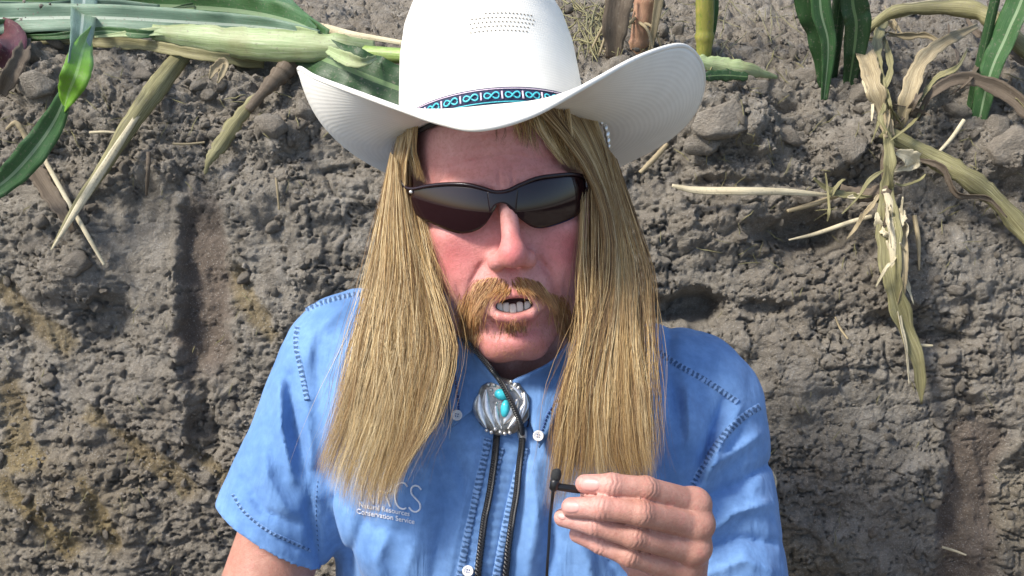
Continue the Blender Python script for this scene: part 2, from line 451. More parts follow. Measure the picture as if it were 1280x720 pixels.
# crumbs too small to pick apart
cv, cf, n0 = [], [], 0
bm = bmesh.new(); bmesh.ops.create_icosphere(bm, subdivisions=1, radius=1.0)
iv = np.array([x.co[:] for x in bm.verts]); if_ = np.array([[q.index for q in p.verts] for p in bm.faces]); bm.free()
ang = norm(rs.normal(size=(60, 3)))
for k in range(10000):
    x = rs.uniform(-40, 1320)
    y = rs.uniform(0, 230) if rs.rand() < .38 else rs.uniform(0, 730)
    if y > 210 and vnoise(np.array([[x / 46, y / 46]]), 5)[0] < -.05: continue
    if 390 < x < 860 and 130 < y or 330 < x < 940 and y > 420: continue
    if 220 < x < 300 and 210 < y < 500: continue
    if 1180 < x < 1255 and y > 540: continue
    s_ = rs.choice([1.1, 1.6, 2.3, 3.4, 4.6], p=[.3, .3, .22, .13, .05])
    c_ = P(x, y, bank_d(x, y, 0) + s_ * .1)
    cv.append(iv * (s_ * rs.uniform(.6, 1.2, 3)) * (1 + .35 * rs.uniform(-1, 1, (len(iv), 1))) + c_); cf.append(if_ + n0); n0 += len(iv)
o = obj("soil_crumbs", np.concatenate(cv), np.concatenate(cf), M_CLOD, bank, False); o['kind'] = 'stuff'

# rest of the place: field round the pit, pit floor, opposite pit face
def sheet(name, x0, x1, y0, y1, z, n, amp, mat, sc=.5):
    a_ = np.linspace(x0, x1, n); b_ = np.linspace(y0, y1, n); X_, Y_ = np.meshgrid(a_, b_, indexing='ij')
    Z_ = z + amp * fbm(np.stack([X_, Y_], -1) / sc, 4, 77)
    o_ = obj(name, np.stack([X_, Y_, Z_], -1).reshape(-1, 3), grid_faces(n, n), mat, None, True, world=True)
    return props(o_, kind='structure')
sheet("field_ground", -900, 900, 3.1, 1800, .012, 60, 0, M_CLOD)
sheet("pit_floor", -1.9, 1.9, -2.6, 1.2, -1.255, 90, .02, M_CLOD, .2)
def face_strip(name, pts, n=160, amp=.05):
    """a rough vertical pit face along a plan polyline"""
    pts = catmull(pts, n); zz = np.concatenate([np.linspace(-1.3, .02, 50)])
    tn = tangents(np.c_[pts, np.zeros(n)]); nn = np.stack([-tn[:, 1], tn[:, 0]], 1)
    A, Z_ = np.meshgrid(np.arange(n), zz, indexing='ij')
    q = np.stack([A * .04, Z_], -1)
    d_ = amp * fbm(q / .25, 4, 91) + .02 * worley(q / .06, 5)[0] - .12 * Z_
    v = np.stack([pts[A, 0] + nn[A, 0] * d_, pts[A, 1] + nn[A, 1] * d_, Z_], -1)
    o_ = obj(name, v.reshape(-1, 3), grid_faces(n, 50), M_CLOD, None, True, world=True); return props(o_, kind='structure')
face_strip("pit_face", [(1.88, 1.3), (1.85, 0), (1.8, -1.8), (1.4, -2.5), (0, -2.6), (-1.4, -2.5), (-1.8, -1.8), (-1.85, 0), (-1.88, 1.3)])
def apron():
    v = [(-900, -900), (900, -900), (900, 3.15), (-900, 3.15), (-1.8, -2.5), (1.8, -2.5), (1.85, 3.15), (-1.85, 3.15)]
    v = [(x, y, .005) for x, y in v]
    f = [(0, 1, 5, 4), (1, 2, 6, 5), (3, 0, 4, 7)]
    o_ = obj("field_ground", np.array(v), f, M_CLOD, None, False, world=True); return props(o_, kind='structure')
apron()
# ============================================================ PERSON
# ---- distance functions (survey frame, mm)
def ell(p, c, r):
    q = (p - np.asarray(c, float)) / np.asarray(r, float)
    k0 = np.linalg.norm(q, axis=-1); k1 = np.linalg.norm(q / np.asarray(r, float), axis=-1)
    return k0 * (k0 - 1) / np.maximum(k1, 1e-6)
def rcone(p, a, b, ra, rb):
    a = np.asarray(a, float); b = np.asarray(b, float); ab = b - a
    t = np.clip((p - a) @ ab / (ab @ ab), 0, 1)
    return np.linalg.norm(p - a - t[..., None] * ab, axis=-1) - (ra + (rb - ra) * t)
def chain(p, pts, rr, k=2.0):
    d = rcone(p, pts[0], pts[1], rr[0], rr[1])
    for i in range(1, len(pts) - 1): d = smin(d, rcone(p, pts[i], pts[i + 1], rr[i], rr[i + 1]), k)
    return d
def smin(a, b, k):
    h_ = np.maximum(k - np.abs(a - b), 0) / k; return np.minimum(a, b) - h_ * h_ * k * .25
def smax(a, b, k): return -smin(-a, -b, k)
def rotm(roll, pitch, yaw):
    r_, p_, y_ = R(roll), R(pitch), R(yaw)
    Rz = np.array([[math.cos(r_), -math.sin(r_), 0], [math.sin(r_), math.cos(r_), 0], [0, 0, 1]])
    Rx = np.array([[1, 0, 0], [0, math.cos(p_), -math.sin(p_)], [0, math.sin(p_), math.cos(p_)]])
    Ry = np.array([[math.cos(y_), 0, math.sin(y_)], [0, 1, 0], [-math.sin(y_), 0, math.cos(y_)]])
    return Rz @ Rx @ Ry
HR = rotm(4.0, 4.0, 4.0)
HO = P(634, 243, 850) - HR @ np.array([0, 5, 95])
def H(p): return HO + np.asarray(p, float) @ HR.T            # head-local -> survey
def HL(p): return (p - HO) @ HR
def head_sdf(p):
    q = HL(p); x, y, z = q[..., 0], q[..., 1], q[..., 2]; ax = np.abs(x)
    m = np.stack([ax, y, z], -1)
    d = ell(q, (0, 38, -2), (74, 86, 96))
    d = smin(d, ell(q, (0, -28, 22), (63, 84, 65)), 18)
    d = smin(d, chain(m, [(46, -56, 0), (34, -92, 36), (15, -114, 62)], [15, 13, 12]), 26)
    d = smin(d, ell(q, (0, -110, 66), (21, 15, 18)), 12)
    d = smin(d, ell(m, (40, -24, 60), (20, 17, 22)), 20)
    d = smin(d, ell(m, (33, -56, 54), (22, 28, 24)), 18)
    d = smin(d, ell(m, (24, 15, 80), (28, 9, 14)), 10)
    d = smax(d, -ell(m, (33, -3, 99), (18, 12, 15)), 8)
    d = smin(d, ell(m, (32, -3, 74), (14, 13, 13)), 4)
    d = smin(d, rcone(q, (0, 6, 90), (0, -36, 110), 6.5, 7.5), 12)
    d = smin(d, ell(q, (0, -41, 110), (9.5, 9.5, 10)), 9)
    d = smin(d, ell(m, (12.0, -45, 97), (7.2, 7.6, 11)), 9)
    d = smax(d, -ell(m, (6.2, -54, 104), (4.2, 4.2, 6)), 2)
    d = smin(d, ell(q, (0, -72, 68), (32, 26, 25)), 12)
    d = smin(d, chain(m, [(24, -77, 80), (9, -72, 92), (0, -72.5, 94)], [2.0, 3.2, 3.4]), 7)
    d = smin(d, chain(m, [(24, -80, 80), (12, -88, 91), (0, -90, 93.5)], [2.0, 3.8, 4.6]), 7)
    d = smax(d, -ell(q, (0, -80, 92), (14.5, 5.6, 24)), 3)
    # smile folds, chin groove, brow furrows
    fold = np.hypot((ax - np.interp(-y, [44, 60, 88], [21, 31, 37])), 0)
    d = d + 2.0 * np.exp(-(fold / 3.0) ** 2) * sstep(-96, -84, y) * (1 - sstep(-50, -42, y)) * (z > 40)
    d = d + 2.2 * np.exp(-((y + 102) / 4.5) ** 2 - (x / 15) ** 2) * (z > 50)
    d = d + .7 * np.exp(-((ax - 5) / 1.6) ** 2) * np.exp(-((y - 16) / 9) ** 2) * (z > 60)
    for k_, (sx_, sy_) in enumerate(((50, 2), (53, -4), (51, -11))):
        d = d + .6 * np.exp(-((y - sy_ - (ax - sx_) * (.35 - .3 * k_)) / 1.3) ** 2) * np.exp(-((ax - sx_ - 4) / 8) ** 2) * (z > 30)
    d = d + .8 * np.exp(-((ax - np.interp(-y, [58, 100], [43, 39])) / 1.8) ** 2) * sstep(-100, -88, y) * (1 - sstep(-66, -56, y)) * (z > 30)
    for yy in (32, 42, 51):
        d = d + .75 * np.exp(-((y - yy - 2.5 * np.cos(x / 14) - .8 * np.sin(x / 5 + yy)) / 1.3) ** 2) * np.exp(-(x / 45) ** 2) * (z > 50)
    d = smin(d, ell(m @ np.array([[1, 0, .25], [0, 1, 0], [-.25, 0, 1]]).T, (72, -8, 8), (6, 29, 17)), 6)
    return d
SH_L0, SH_L1 = np.array([-150., -72, -1000]), np.array([-224., -248, -985])
SH_R0, SH_R1 = np.array([166., -108, -1000]), np.array([192., -335, -955])
def torso_sdf(p):
    x, y, z = p[..., 0], p[..., 1], p[..., 2]
    zc = -1020 + np.minimum(y + 100, 0) * .13 - np.maximum(-y - 260, 0) * .1
    a_, b_ = 170.0, 112.0
    u, v = (x - 9) / a_, (z - zc) / b_
    k0 = np.hypot(u, v); k1 = np.hypot(u / a_, v / b_)
    tb = k0 * (k0 - 1) / np.maximum(k1, 1e-6)
    tb = smax(tb, y + 74, 90)
    yk = rcone(p, (-135, -62, -1002), (150, -98, -1002), 60, 60)
    d = smin(tb, yk, 60)
    d = smin(d, ell(p, (-70, -175, -934), (75, 80, 26)), 60)
    d = smin(d, ell(p, (88, -185, -934), (75, 80, 26)), 60)
    return d
NECK0, NECK1 = H((0, -70, -16)), np.array([6., -110, -1010])
def neck_sdf(p):
    d = rcone(p, NECK0, NECK1, 55, 62)
    return smin(d, ell(p, H((0, -128, 18)), (13, 16, 14)), 10)      # larynx
WRIST = P(842, 762, 842); ELB = np.array([212., -405, -950])
_hand = dict(
    index=([(866, 630, 800), (807, 611, 776), (765, 606, 771), (731, 605, 779)], [10.6, 8.5, 7.7, 6.7]),
    middle=([(870, 656, 797), (801, 641, 769), (752, 635, 767), (714, 634, 777)], [11.0, 8.8, 8.0, 6.9]),
    ring=([(866, 686, 800), (792, 670, 776), (744, 656, 777), (704, 647, 787)], [10.6, 8.5, 7.7, 6.6]),
    little=([(852, 712, 807), (786, 694, 785), (752, 680, 790), (722, 668, 797)], [9.8, 8.0, 7.2, 6.0]))
FING = {k: ([P(*q) for q in a_], r_) for k, (a_, r_) in _hand.items()}
THUMB = ([P(826, 742, 848), P(792, 694, 838), P(764, 646, 818), P(739, 616, 798)], [13, 12, 10, 8])
def hand_sdf(p):
    d = None
    mcp = [FING[k][0][0] for k in ('index', 'middle', 'ring', 'little')]
    palm = None
    for k, mm in enumerate(mcp):
        w_ = WRIST + np.array([8 - 6 * k, 6 - 3 * k, 2 - 3 * k])
        s_ = rcone(p, mm + np.array([0, 0, -2.]), w_, (10.8, 11.2, 10.6, 9.6)[k], 15)
        palm = s_ if palm is None else smin(palm, s_, 9)
    palm = smin(palm, rcone(p, P(812, 712, 826), WRIST, 17, 19), 12)
    d = palm
    fs = None
    for k in ('index', 'middle', 'ring', 'little'):
        pts, rr = FING[k]
        f_ = chain(p, pts, rr, 3)
        for j in (1, 2):                                  # knuckle swell and skin creases on the back of each joint
            ax_ = norm(pts[j + 1] - pts[j - 1])
            s_ = (p - pts[j]) @ ax_
            near = np.exp(-(np.linalg.norm(p - pts[j], axis=-1) / 13) ** 2)
            s_ = s_ + .9 * np.sin(p[..., 1] * .45 + 7 * pts[j][0]) + .35 * np.sin(p[..., 1] * 1.1 + pts[j][1])
            f_ = f_ + near * (.62 * np.exp(-(s_ / .8) ** 2) + .34 * np.exp(-((s_ - 2.9 - .4 * j) / .7) ** 2) + .42 * np.exp(-((s_ + 3.3) / .8) ** 2)) * (p[..., 2] > pts[j][2])
        fs = f_ if fs is None else np.minimum(fs, f_) + 0
        if fs is not f_: pass
    d = smin(d, fs, 7)
    d = smin(d, chain(p, *THUMB, 3), 4)
    for k, mm in enumerate(mcp[:3]):                      # knuckle heads
        d = smin(d, ell(p, mm + np.array([2, 1, 3.]), (10.5, 9.5, 9.5)), 5)
    for k in range(3):                                    # extensor tendons
        d = smin(d, rcone(p, mcp[k] + np.array([0, 0, 6.]), WRIST + np.array([2 - 6 * k, 14, 6.]), 3.2, 3), 7)
    return d
def arm_sdf(p):
    d = rcone(p, WRIST, ELB, 25, 43)
    d = smin(d, rcone(p, ELB, SH_R0, 43, 46), 20)
    return d
LELB = np.array([-243., -330, -985]); LWR = np.array([-215., -560, -930])
def larm_sdf(p):
    d = rcone(p, SH_L0, LELB, 41, 37)
    return smin(d, rcone(p, LELB, LWR, 41, 27), 14)
def near_only(f, p, c, rad):
    """f inside a ball, a plain distance to the ball outside it"""
    dc = np.linalg.norm(p - c, axis=-1); m = dc < rad
    out = np.maximum(dc - rad + 24, 24.0)
    if m.any(): out[m] = f(p[m])
    return out
HC, HANDC = H((0, 0, 10)), P(795, 665, 800)
def body_sdf(p):
    sh = p.shape; p = p.reshape(-1, 3)
    d = smin(near_only(head_sdf, p, HC, 185), neck_sdf(p), 16)
    d = smin(d, torso_sdf(p) + 15, 30)
    d = smin(d, larm_sdf(p), 8)
    ra = smin(arm_sdf(p), near_only(hand_sdf, p, HANDC, 115), 14)
    return smin(d, ra, 20).reshape(sh[:-1])

# ---- surface nets on sparse blocks
def surface_net(f, lo, hi, vox, blk=8):
    lo = np.array(lo, float); n = (np.ceil((np.array(hi) - lo) / vox / blk).astype(int)) * blk + 1
    nb = (n - 1) // blk
    cc = np.stack(np.meshgrid(*[(np.arange(b) + .5) * blk for b in nb], indexing='ij'), -1).reshape(-1, 3) * vox + lo
    dc = f(cc)
    act = np.abs(dc) < blk * vox * 1.25 + 6
    g = np.repeat(np.repeat(np.repeat(dc.reshape(nb), blk, 0), blk, 1), blk, 2).astype(np.float32)
    g = np.pad(g, ((0, 1), (0, 1), (0, 1)), mode='edge')
    bi = np.stack(np.unravel_index(np.nonzero(act)[0], nb), -1)
    o3 = np.stack(np.meshgrid(*[np.arange(blk + 1)] * 3, indexing='ij'), -1).reshape(-1, 3)
    for s in range(0, len(bi), 400):
        ii = (bi[s:s + 400, None] * blk + o3[None]).reshape(-1, 3)
        g[ii[:, 0], ii[:, 1], ii[:, 2]] = f(ii * vox + lo)
    ins = g < 0
    cnt = np.zeros(np.array(g.shape) - 1, np.int8)
    for a_ in (0, 1):
        for b_ in (0, 1):
            for c_ in (0, 1): cnt += ins[a_:a_ + cnt.shape[0], b_:b_ + cnt.shape[1], c_:c_ + cnt.shape[2]]
    cell = (cnt > 0) & (cnt < 8)
    ci = np.argwhere(cell); idx = np.full(cell.shape, -1, np.int32); idx[cell] = np.arange(len(ci))
    cor = np.array([(a_, b_, c_) for a_ in (0, 1) for b_ in (0, 1) for c_ in (0, 1)])
    vals = np.stack([g[ci[:, 0] + c[0], ci[:, 1] + c[1], ci[:, 2] + c[2]] for c in cor], 1)
    acc = np.zeros((len(ci), 3)); num = np.zeros(len(ci))
    for i in range(8):
        for j in range(i + 1, 8):
            if np.abs(cor[i] - cor[j]).sum() == 1:
                a_, b_ = vals[:, i], vals[:, j]; m = (a_ < 0) != (b_ < 0)
                t = np.where(m, a_ / np.where(m, a_ - b_, 1), 0)
                acc += np.where(m[:, None], cor[i] + t[:, None] * (cor[j] - cor[i]), 0); num += m
    v = (ci + acc / num[:, None]) * vox + lo
    quads = []
    for axis in range(3):
        s0 = [slice(None)] * 3; s1 = [slice(None)] * 3; s0[axis] = slice(0, -1); s1[axis] = slice(1, None)
        a_, b_ = ins[tuple(s0)], ins[tuple(s1)]
        e = np.argwhere(a_ != b_); o1, o2 = (axis + 1) % 3, (axis + 2) % 3
        e = e[(e[:, o1] > 0) & (e[:, o2] > 0) & (e[:, o1] < g.shape[o1] - 1) & (e[:, o2] < g.shape[o2] - 1)]
        fl = a_[e[:, 0], e[:, 1], e[:, 2]]
        def at(d1, d2):
            q = e.copy(); q[:, o1] -= d1; q[:, o2] -= d2; return idx[q[:, 0], q[:, 1], q[:, 2]]
        qd = np.stack([at(1, 1), at(0, 1), at(0, 0), at(1, 0)], 1)
        qd[~fl] = qd[~fl][:, ::-1]; quads.append(qd)
    q = np.concatenate(quads); q = q[(q >= 0).all(1)]
    return v, q
def grad(f, p, e=.8):
    g = np.stack([f(p + np.eye(3)[k] * e) - f(p - np.eye(3)[k] * e) for k in range(3)], -1)
    return norm(g)
def project(f, v, it=2):
    for _ in range(it):
        d = f(v); v = v - grad(f, v) * np.clip(d, -2, 2)[:, None] * .8
    return v
def march(f, px, py, t0=650, t1=1300, it=70):
    """depth along the axis where the sight line through (px, py) first meets f"""
    px = np.asarray(px, float); py = np.asarray(py, float)
    dr = np.stack([(px - 640) / FPX, (360 - py) / FPX, -np.ones_like(px)], -1); L = np.linalg.norm(dr, axis=-1)
    t = np.full(px.shape, float(t0))
    for _ in range(it):
        t = np.minimum(t + f(dr * t[..., None]) * .75 / L, t1)
    return t, dr * t[..., None]

# ---- body mesh
bv, bq = surface_net(body_sdf, (-300, -480, -1150), (280, 210, -735), 2.7)
def refine(v, q, near):
    """halve the faces where the skin is seen close (face front, hand)"""
    me = to_mesh("tmp", v, q); bm = bmesh.new(); bm.from_mesh(me)
    flag = near(v)
    ed = [e for e in bm.edges if flag[e.verts[0].index] and flag[e.verts[1].index]]
    bmesh.ops.subdivide_edges(bm, edges=ed, cuts=1, use_grid_fill=True)
    v2 = np.array([x.co[:] for x in bm.verts]); f2 = [[w_.index for w_ in f_.verts] for f_ in bm.faces]
    bm.free(); bpy.data.meshes.remove(me); return v2, f2
def seen_close(v):
    q = HL(v)
    return ((np.abs(q[:, 0]) < 62) & (q[:, 1] < 70) & (q[:, 1] > -126) & (q[:, 2] > 42)) | ((np.linalg.norm(v - HANDC, axis=1) < 78) & (v[:, 2] > -830))
bv, bq = refine(bv, bq, seen_close)
bv = project(body_sdf, bv, 1)
bv, bq = refine(bv, bq, lambda v: (np.linalg.norm(v - P(775, 645, 775), axis=1) < 66) & (v[:, 2] > -800))
bv = project(body_sdf, bv)
def skin_tone(p):
    q = HL(p); x, y, z = q.T; ax = np.abs(x)
    hd = (head_sdf(p) < 3)
    r = np.zeros(len(p))
    r += .18 * (y > -130) + .75 * np.exp(-((ax - 42) / 24) ** 2 - ((y + 40) / 26) ** 2) * (z > 10)
    r += .8 * np.exp(-(x / 12) ** 2 - ((y + 38) / 18) ** 2) * (z > 85)
    r += .45 * np.exp(-(x / 26) ** 2 - ((y + 108) / 16) ** 2)
    r += .35 * np.exp(-(x / 50) ** 2 - ((y - 28) / 16) ** 2) * (z > 40)
    r += .5 * np.exp(-((y + 140) / 30) ** 2)
    lips = np.exp(-(x / 20) ** 4) * (np.exp(-((y + 71.5 - .0) / 4.5) ** 4) + np.exp(-((y + 92) / 5.5) ** 4)) * (z > 78)
    return np.clip(r, 0, 1.2) * hd + .0, np.clip(lips, 0, 1) * hd
tone, lips = skin_tone(bv)
tips = np.minimum.reduce([np.linalg.norm(bv - FING[k][0][3], axis=1) for k in FING]); tan = .8 * sstep(125, 150, np.linalg.norm(bv - HC, axis=1)) * (.25 + .75 * sstep(10, 42, tips))
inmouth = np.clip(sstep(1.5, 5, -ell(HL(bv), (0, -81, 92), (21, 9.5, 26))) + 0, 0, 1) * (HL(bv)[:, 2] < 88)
t = NT("skin"); v_ = t.coord()
n1 = t.noise(v_, 70, 5, .6); n2 = t.noise(v_, 420, 4, .6)
c_ = t.ramp(n1, [(.3, (.56, .275, .235)), (.7, (.67, .375, .325))])
c_ = t.mix(t.math('MULTIPLY', t.attr("tone"), .85), c_, t.ramp(n1, [(.3, (.55, .12, .125)), (.7, (.64, .185, .18))]))
c_ = t.mix(t.attr("tan"), c_, t.ramp(n1, [(.3, (.37, .175, .115)), (.7, (.50, .26, .185))]))
c_ = t.mix(t.math('MULTIPLY', t.ramp(t.noise(v_, 150, 4, .6), [(.55, (0, 0, 0)), (.72, (1, 1, 1))]), .35), c_, (.62, .20, .18))
c_ = t.mix(t.attr("lips"), c_, (.50, .17, .15))
c_ = t.mix(t.ramp(n2, [(.36, (.35, .35, .35)), (.52, (0, 0, 0))]), c_, (.42, .15, .11))
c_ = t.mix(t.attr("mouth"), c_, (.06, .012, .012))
t.color(c_); t.set(Roughness=.46, Specular_IOR_Level=.45, Subsurface_Weight=.06, Subsurface_Scale=.004)
t.b.inputs['Subsurface Radius'].default_value = (1, .35, .2)
t.bump(t.math('ADD', t.noise(v_, 900, 3, .6), t.math('MULTIPLY', t.noise(v_, 230, 5, .65), 1.2)), .45, .0009)
M_SKIN = t.m
person = thing("person", W and np.array([15., -1060, -1500]), "man in light blue denim shirt, with long blond hair and horseshoe moustache, talking", "person")
body = obj("body", bv, bq, M_SKIN, person, True, None, {"tone": tone, "lips": lips, "mouth": inmouth, "tan": tan})

# ---- eyes, teeth, nails
t = NT("eye_white"); t.color((.75, .72, .68)).set(Roughness=.12); M_EYE = t.m
for s in (-1, 1):
    v, f = blob(H((32 * s, -3, 77)), 11.6, 20, 12); obj("eye", v, f, M_EYE, person)
M_TOOTH = simple("tooth", (.60, .56, .47), .3, bump=.05, vary=.06, scale=200)
for k, x in enumerate((-11.2, -6.0, -1.0, 4.4, 10.4)):
    z_ = 86.0 - .02 * x * x
    v, f = blob((0, 0, 0), (2.75, 5.0, 2.1), 20, 14)
    v = np.sign(v) * np.abs(v) ** .55 * np.array([2.75, 5.0, 2.1]) ** .45
    obj("tooth", H(v + np.array([x, (-83.6, -83.0, -83.8, -82.9, -83.9)[k] + .008 * x * x, z_ - (0, .8, 0, .5, .2)[k]])), f, M_TOOTH, person)
M_NAIL = simple("fingernail", (.60, .31, .27), .42, bump=.05, vary=.08, scale=300)
for k, (cx, cy, w_, h_, an) in dict(index=(738, 605.5, 13, 9.6, 4), middle=(714, 633.5, 12, 8.8, 2), ring=(702, 645, 6.5, 5, 25)).items():
    u = np.linspace(-1, 1, 11); A, B = np.meshgrid(u, u, indexing='ij')
    n_ = (np.abs(A) ** 2.6 + np.abs(B) ** 2.6) ** (1 / 2.6); m_ = np.maximum(np.abs(A), np.abs(B)); sc = np.where(n_ > 0, m_ / np.maximum(n_, 1e-6), 1)
    A2, B2 = A * sc, B * sc
    ca, sa = math.cos(R(an)), math.sin(R(an))
    qx, qy = cx + A2 * w_ * ca - B2 * h_ * sa, cy + A2 * w_ * sa + B2 * h_ * ca
    d_, hp = march(hand_sdf, qx.ravel(), qy.ravel(), 700)
    gn = grad(hand_sdf, hp)
    edge = np.maximum(np.abs(A), np.abs(B)).ravel()
    v = hp + gn * (.75 - 1.1 * edge ** 6)[:, None]
    obj("fingernail", v, grid_faces(11, 11)[:, ::-1], M_NAIL, person)
# ============================================================ SHIRT
def shirt_base(p):
    d = torso_sdf(p)
    L = rcone(p, SH_L0, SH_L1 + .5 * (SH_L1 - SH_L0), 57, 52.5); Rr = rcone(p, SH_R0, SH_R1, 57, 55)
    return smin(smin(d, L, 14), Rr, 16)
# folds: polyline in sight of the viewer, width px, height mm (negative = crease)
FOLDS = [([(362, 470), (368, 530), (384, 590)], 10, -4), ([(350, 480), (352, 540), (366, 600)], 9, 4.5), ([(384, 500), (388, 560), (392, 620)], 10, 3.5),
         ([(392, 590), (386, 640), (402, 715)], 8, -3), ([(305, 600), (330, 640), (372, 655)], 8, -2.5), ([(330, 560), (335, 600), (360, 640)], 9, 3), ([(300, 640), (340, 672), (385, 690)], 6, -1.6),
         ([(400, 395), (395, 440), (400, 500)], 10, -2.5), ([(430, 440), (418, 500), (412, 560)], 14, 2.5),
         ([(455, 650), (440, 690), (445, 735)], 9, -2.5), ([(490, 660), (470, 700), (480, 740)], 11, 2.2), ([(540, 590), (525, 660), (505, 730)], 14, 2.4), ([(560, 620), (548, 680), (540, 735)], 9, -2),
         ([(420, 620), (470, 660), (520, 665)], 12, -1.6), ([(595, 560), (578, 640), (562, 720)], 8, 2.0),
         ([(668, 580), (672, 640), (660, 720)], 12, 2.6), ([(690, 640), (690, 690), (682, 730)], 9, -3), ([(715, 660), (735, 700), (742, 740)], 12, 3), ([(745, 680), (775, 720)], 9, -3),
         ([(880, 590), (910, 570), (948, 545)], 9, 3.5), ([(886, 620), (930, 600), (958, 580)], 9, -3.5), ([(888, 665), (920, 640), (960, 630)], 10, 3.5), ([(880, 690), (925, 672), (966, 680)], 9, -3.5), ([(880, 720), (930, 700), (966, 715)], 10, 2.5),
         ([(838, 400), (836, 460), (850, 520), (862, 600)], 12, -2.5), ([(860, 480), (862, 540), (850, 590)], 14, 3), ([(905, 500), (890, 545), (872, 600)], 7, -3.5), ([(925, 510), (900, 560), (880, 610)], 8, 3),
         ([(560, 545), (580, 600), (570, 660)], 10, -1.5), ([(430, 385), (400, 410), (385, 450)], 9, 1.6)]
def folds(p):
    px, py = pix(p); o = np.zeros(px.shape)
    front = sstep(-1075, -1010, p[..., 2])
    for pts, w_, a_ in FOLDS:
        d_, q_, _ = polydist(px, py, pts)
        o += a_ * (.6 * np.exp(-(d_ / w_) ** 2) + .6 * np.exp(-d_ / (w_ * .55))) * (.55 + .45 * np.sin(np.clip(q_, 0, 1) * np.pi))
    o *= 1.9 * front
    q_ = p + 10 * np.stack([fbm(p / 60, 2, 3), fbm(p / 60, 2, 4), 0 * p[..., 0]], -1)
    o += 3.0 * fbm(q_ / np.array([34., 85, 60]), 3, 11) + 2.6 * (.45 - np.abs(fbm(q_ / np.array([46., 120, 80]), 2, 29))) + 1.3 * (.4 - np.abs(fbm(q_ / np.array([17., 40, 26]), 2, 19)))
    return o
def shirt_sdf(p):
    sh = p.shape; p = p.reshape(-1, 3)
    d = shirt_base(p); m = np.abs(d) < 30
    if m.any(): d[m] = (d[m] - folds(p[m])) * .9
    return d.reshape(sh[:-1])
sv_, sq_ = surface_net(shirt_sdf, (-300, -470, -1190), (280, 40, -850), 3.0)
for _ in range(2): sv_ = sv_ - grad(shirt_sdf, sv_, 1.2) * np.clip(shirt_sdf(sv_), -2, 2)[:, None] * .8
# openings: neck, both sleeve ends, hem
CUFF_C, CUFF_N = np.array([-213., -217, -988]), norm(np.array([-.52, -.85, .05]))
CUFR_C, CUFR_N = np.array([190., -322, -958]), norm(np.array([.12, -.98, .1]))
def keep(v):
    k = np.ones(len(v), bool)
    nk = rcone(v, H((0, -70, -16)), np.array([6., -108, -1002]), 56, 64); k &= nk > 0
    vneck = (np.abs(v[:, 0] - 2) < np.interp(-v[:, 1], [55, 130], [34, 0])) & (v[:, 1] > -128) & (v[:, 2] > -1000); k &= ~vneck
    return k
def plane_cut(v, q, c, n, where):
    s = (v - c) @ n; out = where & (s > 0)
    q = q[~out[q].all(1)]
    e = out.copy(); e[:] = False; e[np.unique(q)] = True; e &= out
    v = v.copy(); v[e] -= n * s[e][:, None]; return v, q
lz = (sv_[:, 0] < -150) & (rcone(sv_, SH_L0, SH_L1 + (SH_L1 - SH_L0), 57, 51) < torso_sdf(sv_) - 1)
rz = (sv_[:, 0] > 128) & (sv_[:, 2] > -1020)
sv_, sq_ = plane_cut(sv_, sq_, CUFF_C, CUFF_N, lz)
sv_, sq_ = plane_cut(sv_, sq_, CUFR_C, CUFR_N, rz)
sv_, sq_ = plane_cut(sv_, sq_, np.array([0, -455., 0]), np.array([0, -1., 0]), sv_[:, 1] < -400)
kv = keep(sv_); sq_ = sq_[kv[sq_].all(1)]
used = np.unique(sq_); rm = np.full(len(sv_), -1); rm[used] = np.arange(len(used)); sv_ = sv_[used]; sq_ = rm[sq_]

def denim(name, light=1.0, stitch=False):
    t = NT(name); v = t.coord()
    a_ = t.noise(v, 14, 4, .6); b_ = t.noise(v, 120, 5, .65)
    lo, hi = tuple(x * light for x in (.115, .24, .495)), tuple(min(1, x * light) for x in (.215, .385, .685))
    c = t.ramp(a_, [(.3, lo), (.7, hi)])
    c = t.mix(t.ramp(b_, [(.35, (.45, .45, .45)), (.65, (0, 0, 0))]), c, tuple(x * .78 for x in lo))
    if stitch:                                             # puckered seam: worn light ridges between dark dips
        uv = t.n("ShaderNodeUVMap"); sep = t.n("ShaderNodeSeparateXYZ"); t.l(uv.outputs[0], sep.inputs[0])
        nz = t.noise(uv.outputs[0], 1.1, 3, .7)
        w = t.math('SINE', t.math('ADD', t.math('MULTIPLY', sep.outputs[1], 6.283), t.math('MULTIPLY', nz, 11.0)))
        e = t.math('ABSOLUTE', t.math('SUBTRACT', sep.outputs[0], .5))
        fac = t.math('MULTIPLY', t.math('GREATER_THAN', w, .1), t.math('LESS_THAN', e, .36))
        c = t.mix(t.math('MULTIPLY', fac, .72), c, tuple(x * .28 for x in lo))
        c = t.mix(t.math('MULTIPLY', t.math('LESS_THAN', w, -.5), .3), c, (.38, .52, .78))
    t.color(c); t.set(Roughness=.88, Specular_IOR_Level=.2, Sheen_Weight=.12)
    wv = t.n("ShaderNodeTexWave", wave_type='BANDS', bands_direction='DIAGONAL'); wv.inputs['Scale'].default_value = 420; wv.inputs['Distortion'].default_value = 1.5
    t.l(v, wv.inputs['Vector'])
    mp = t.n("ShaderNodeMapping"); mp.inputs['Scale'].default_value = (1, .6, .34); t.l(v, mp.inputs[0])
    rn = t.math('ABSOLUTE', t.math('SUBTRACT', t.noise(mp.outputs[0], 46, 3, .5, .6), .5))
    hh = t.math('ADD', t.math('MULTIPLY', wv.outputs['Fac'], .12), t.math('MULTIPLY', t.noise(v, 700, 3), .3))
    t.bump(t.math('ADD', hh, t.math('MULTIPLY', rn, -5.0)), .55, .0011)
    return t.m
M_DENIM, M_SEAM, M_DENIM2 = denim("denim"), denim("denim_seam", .9, True), denim("denim_collar", .93)
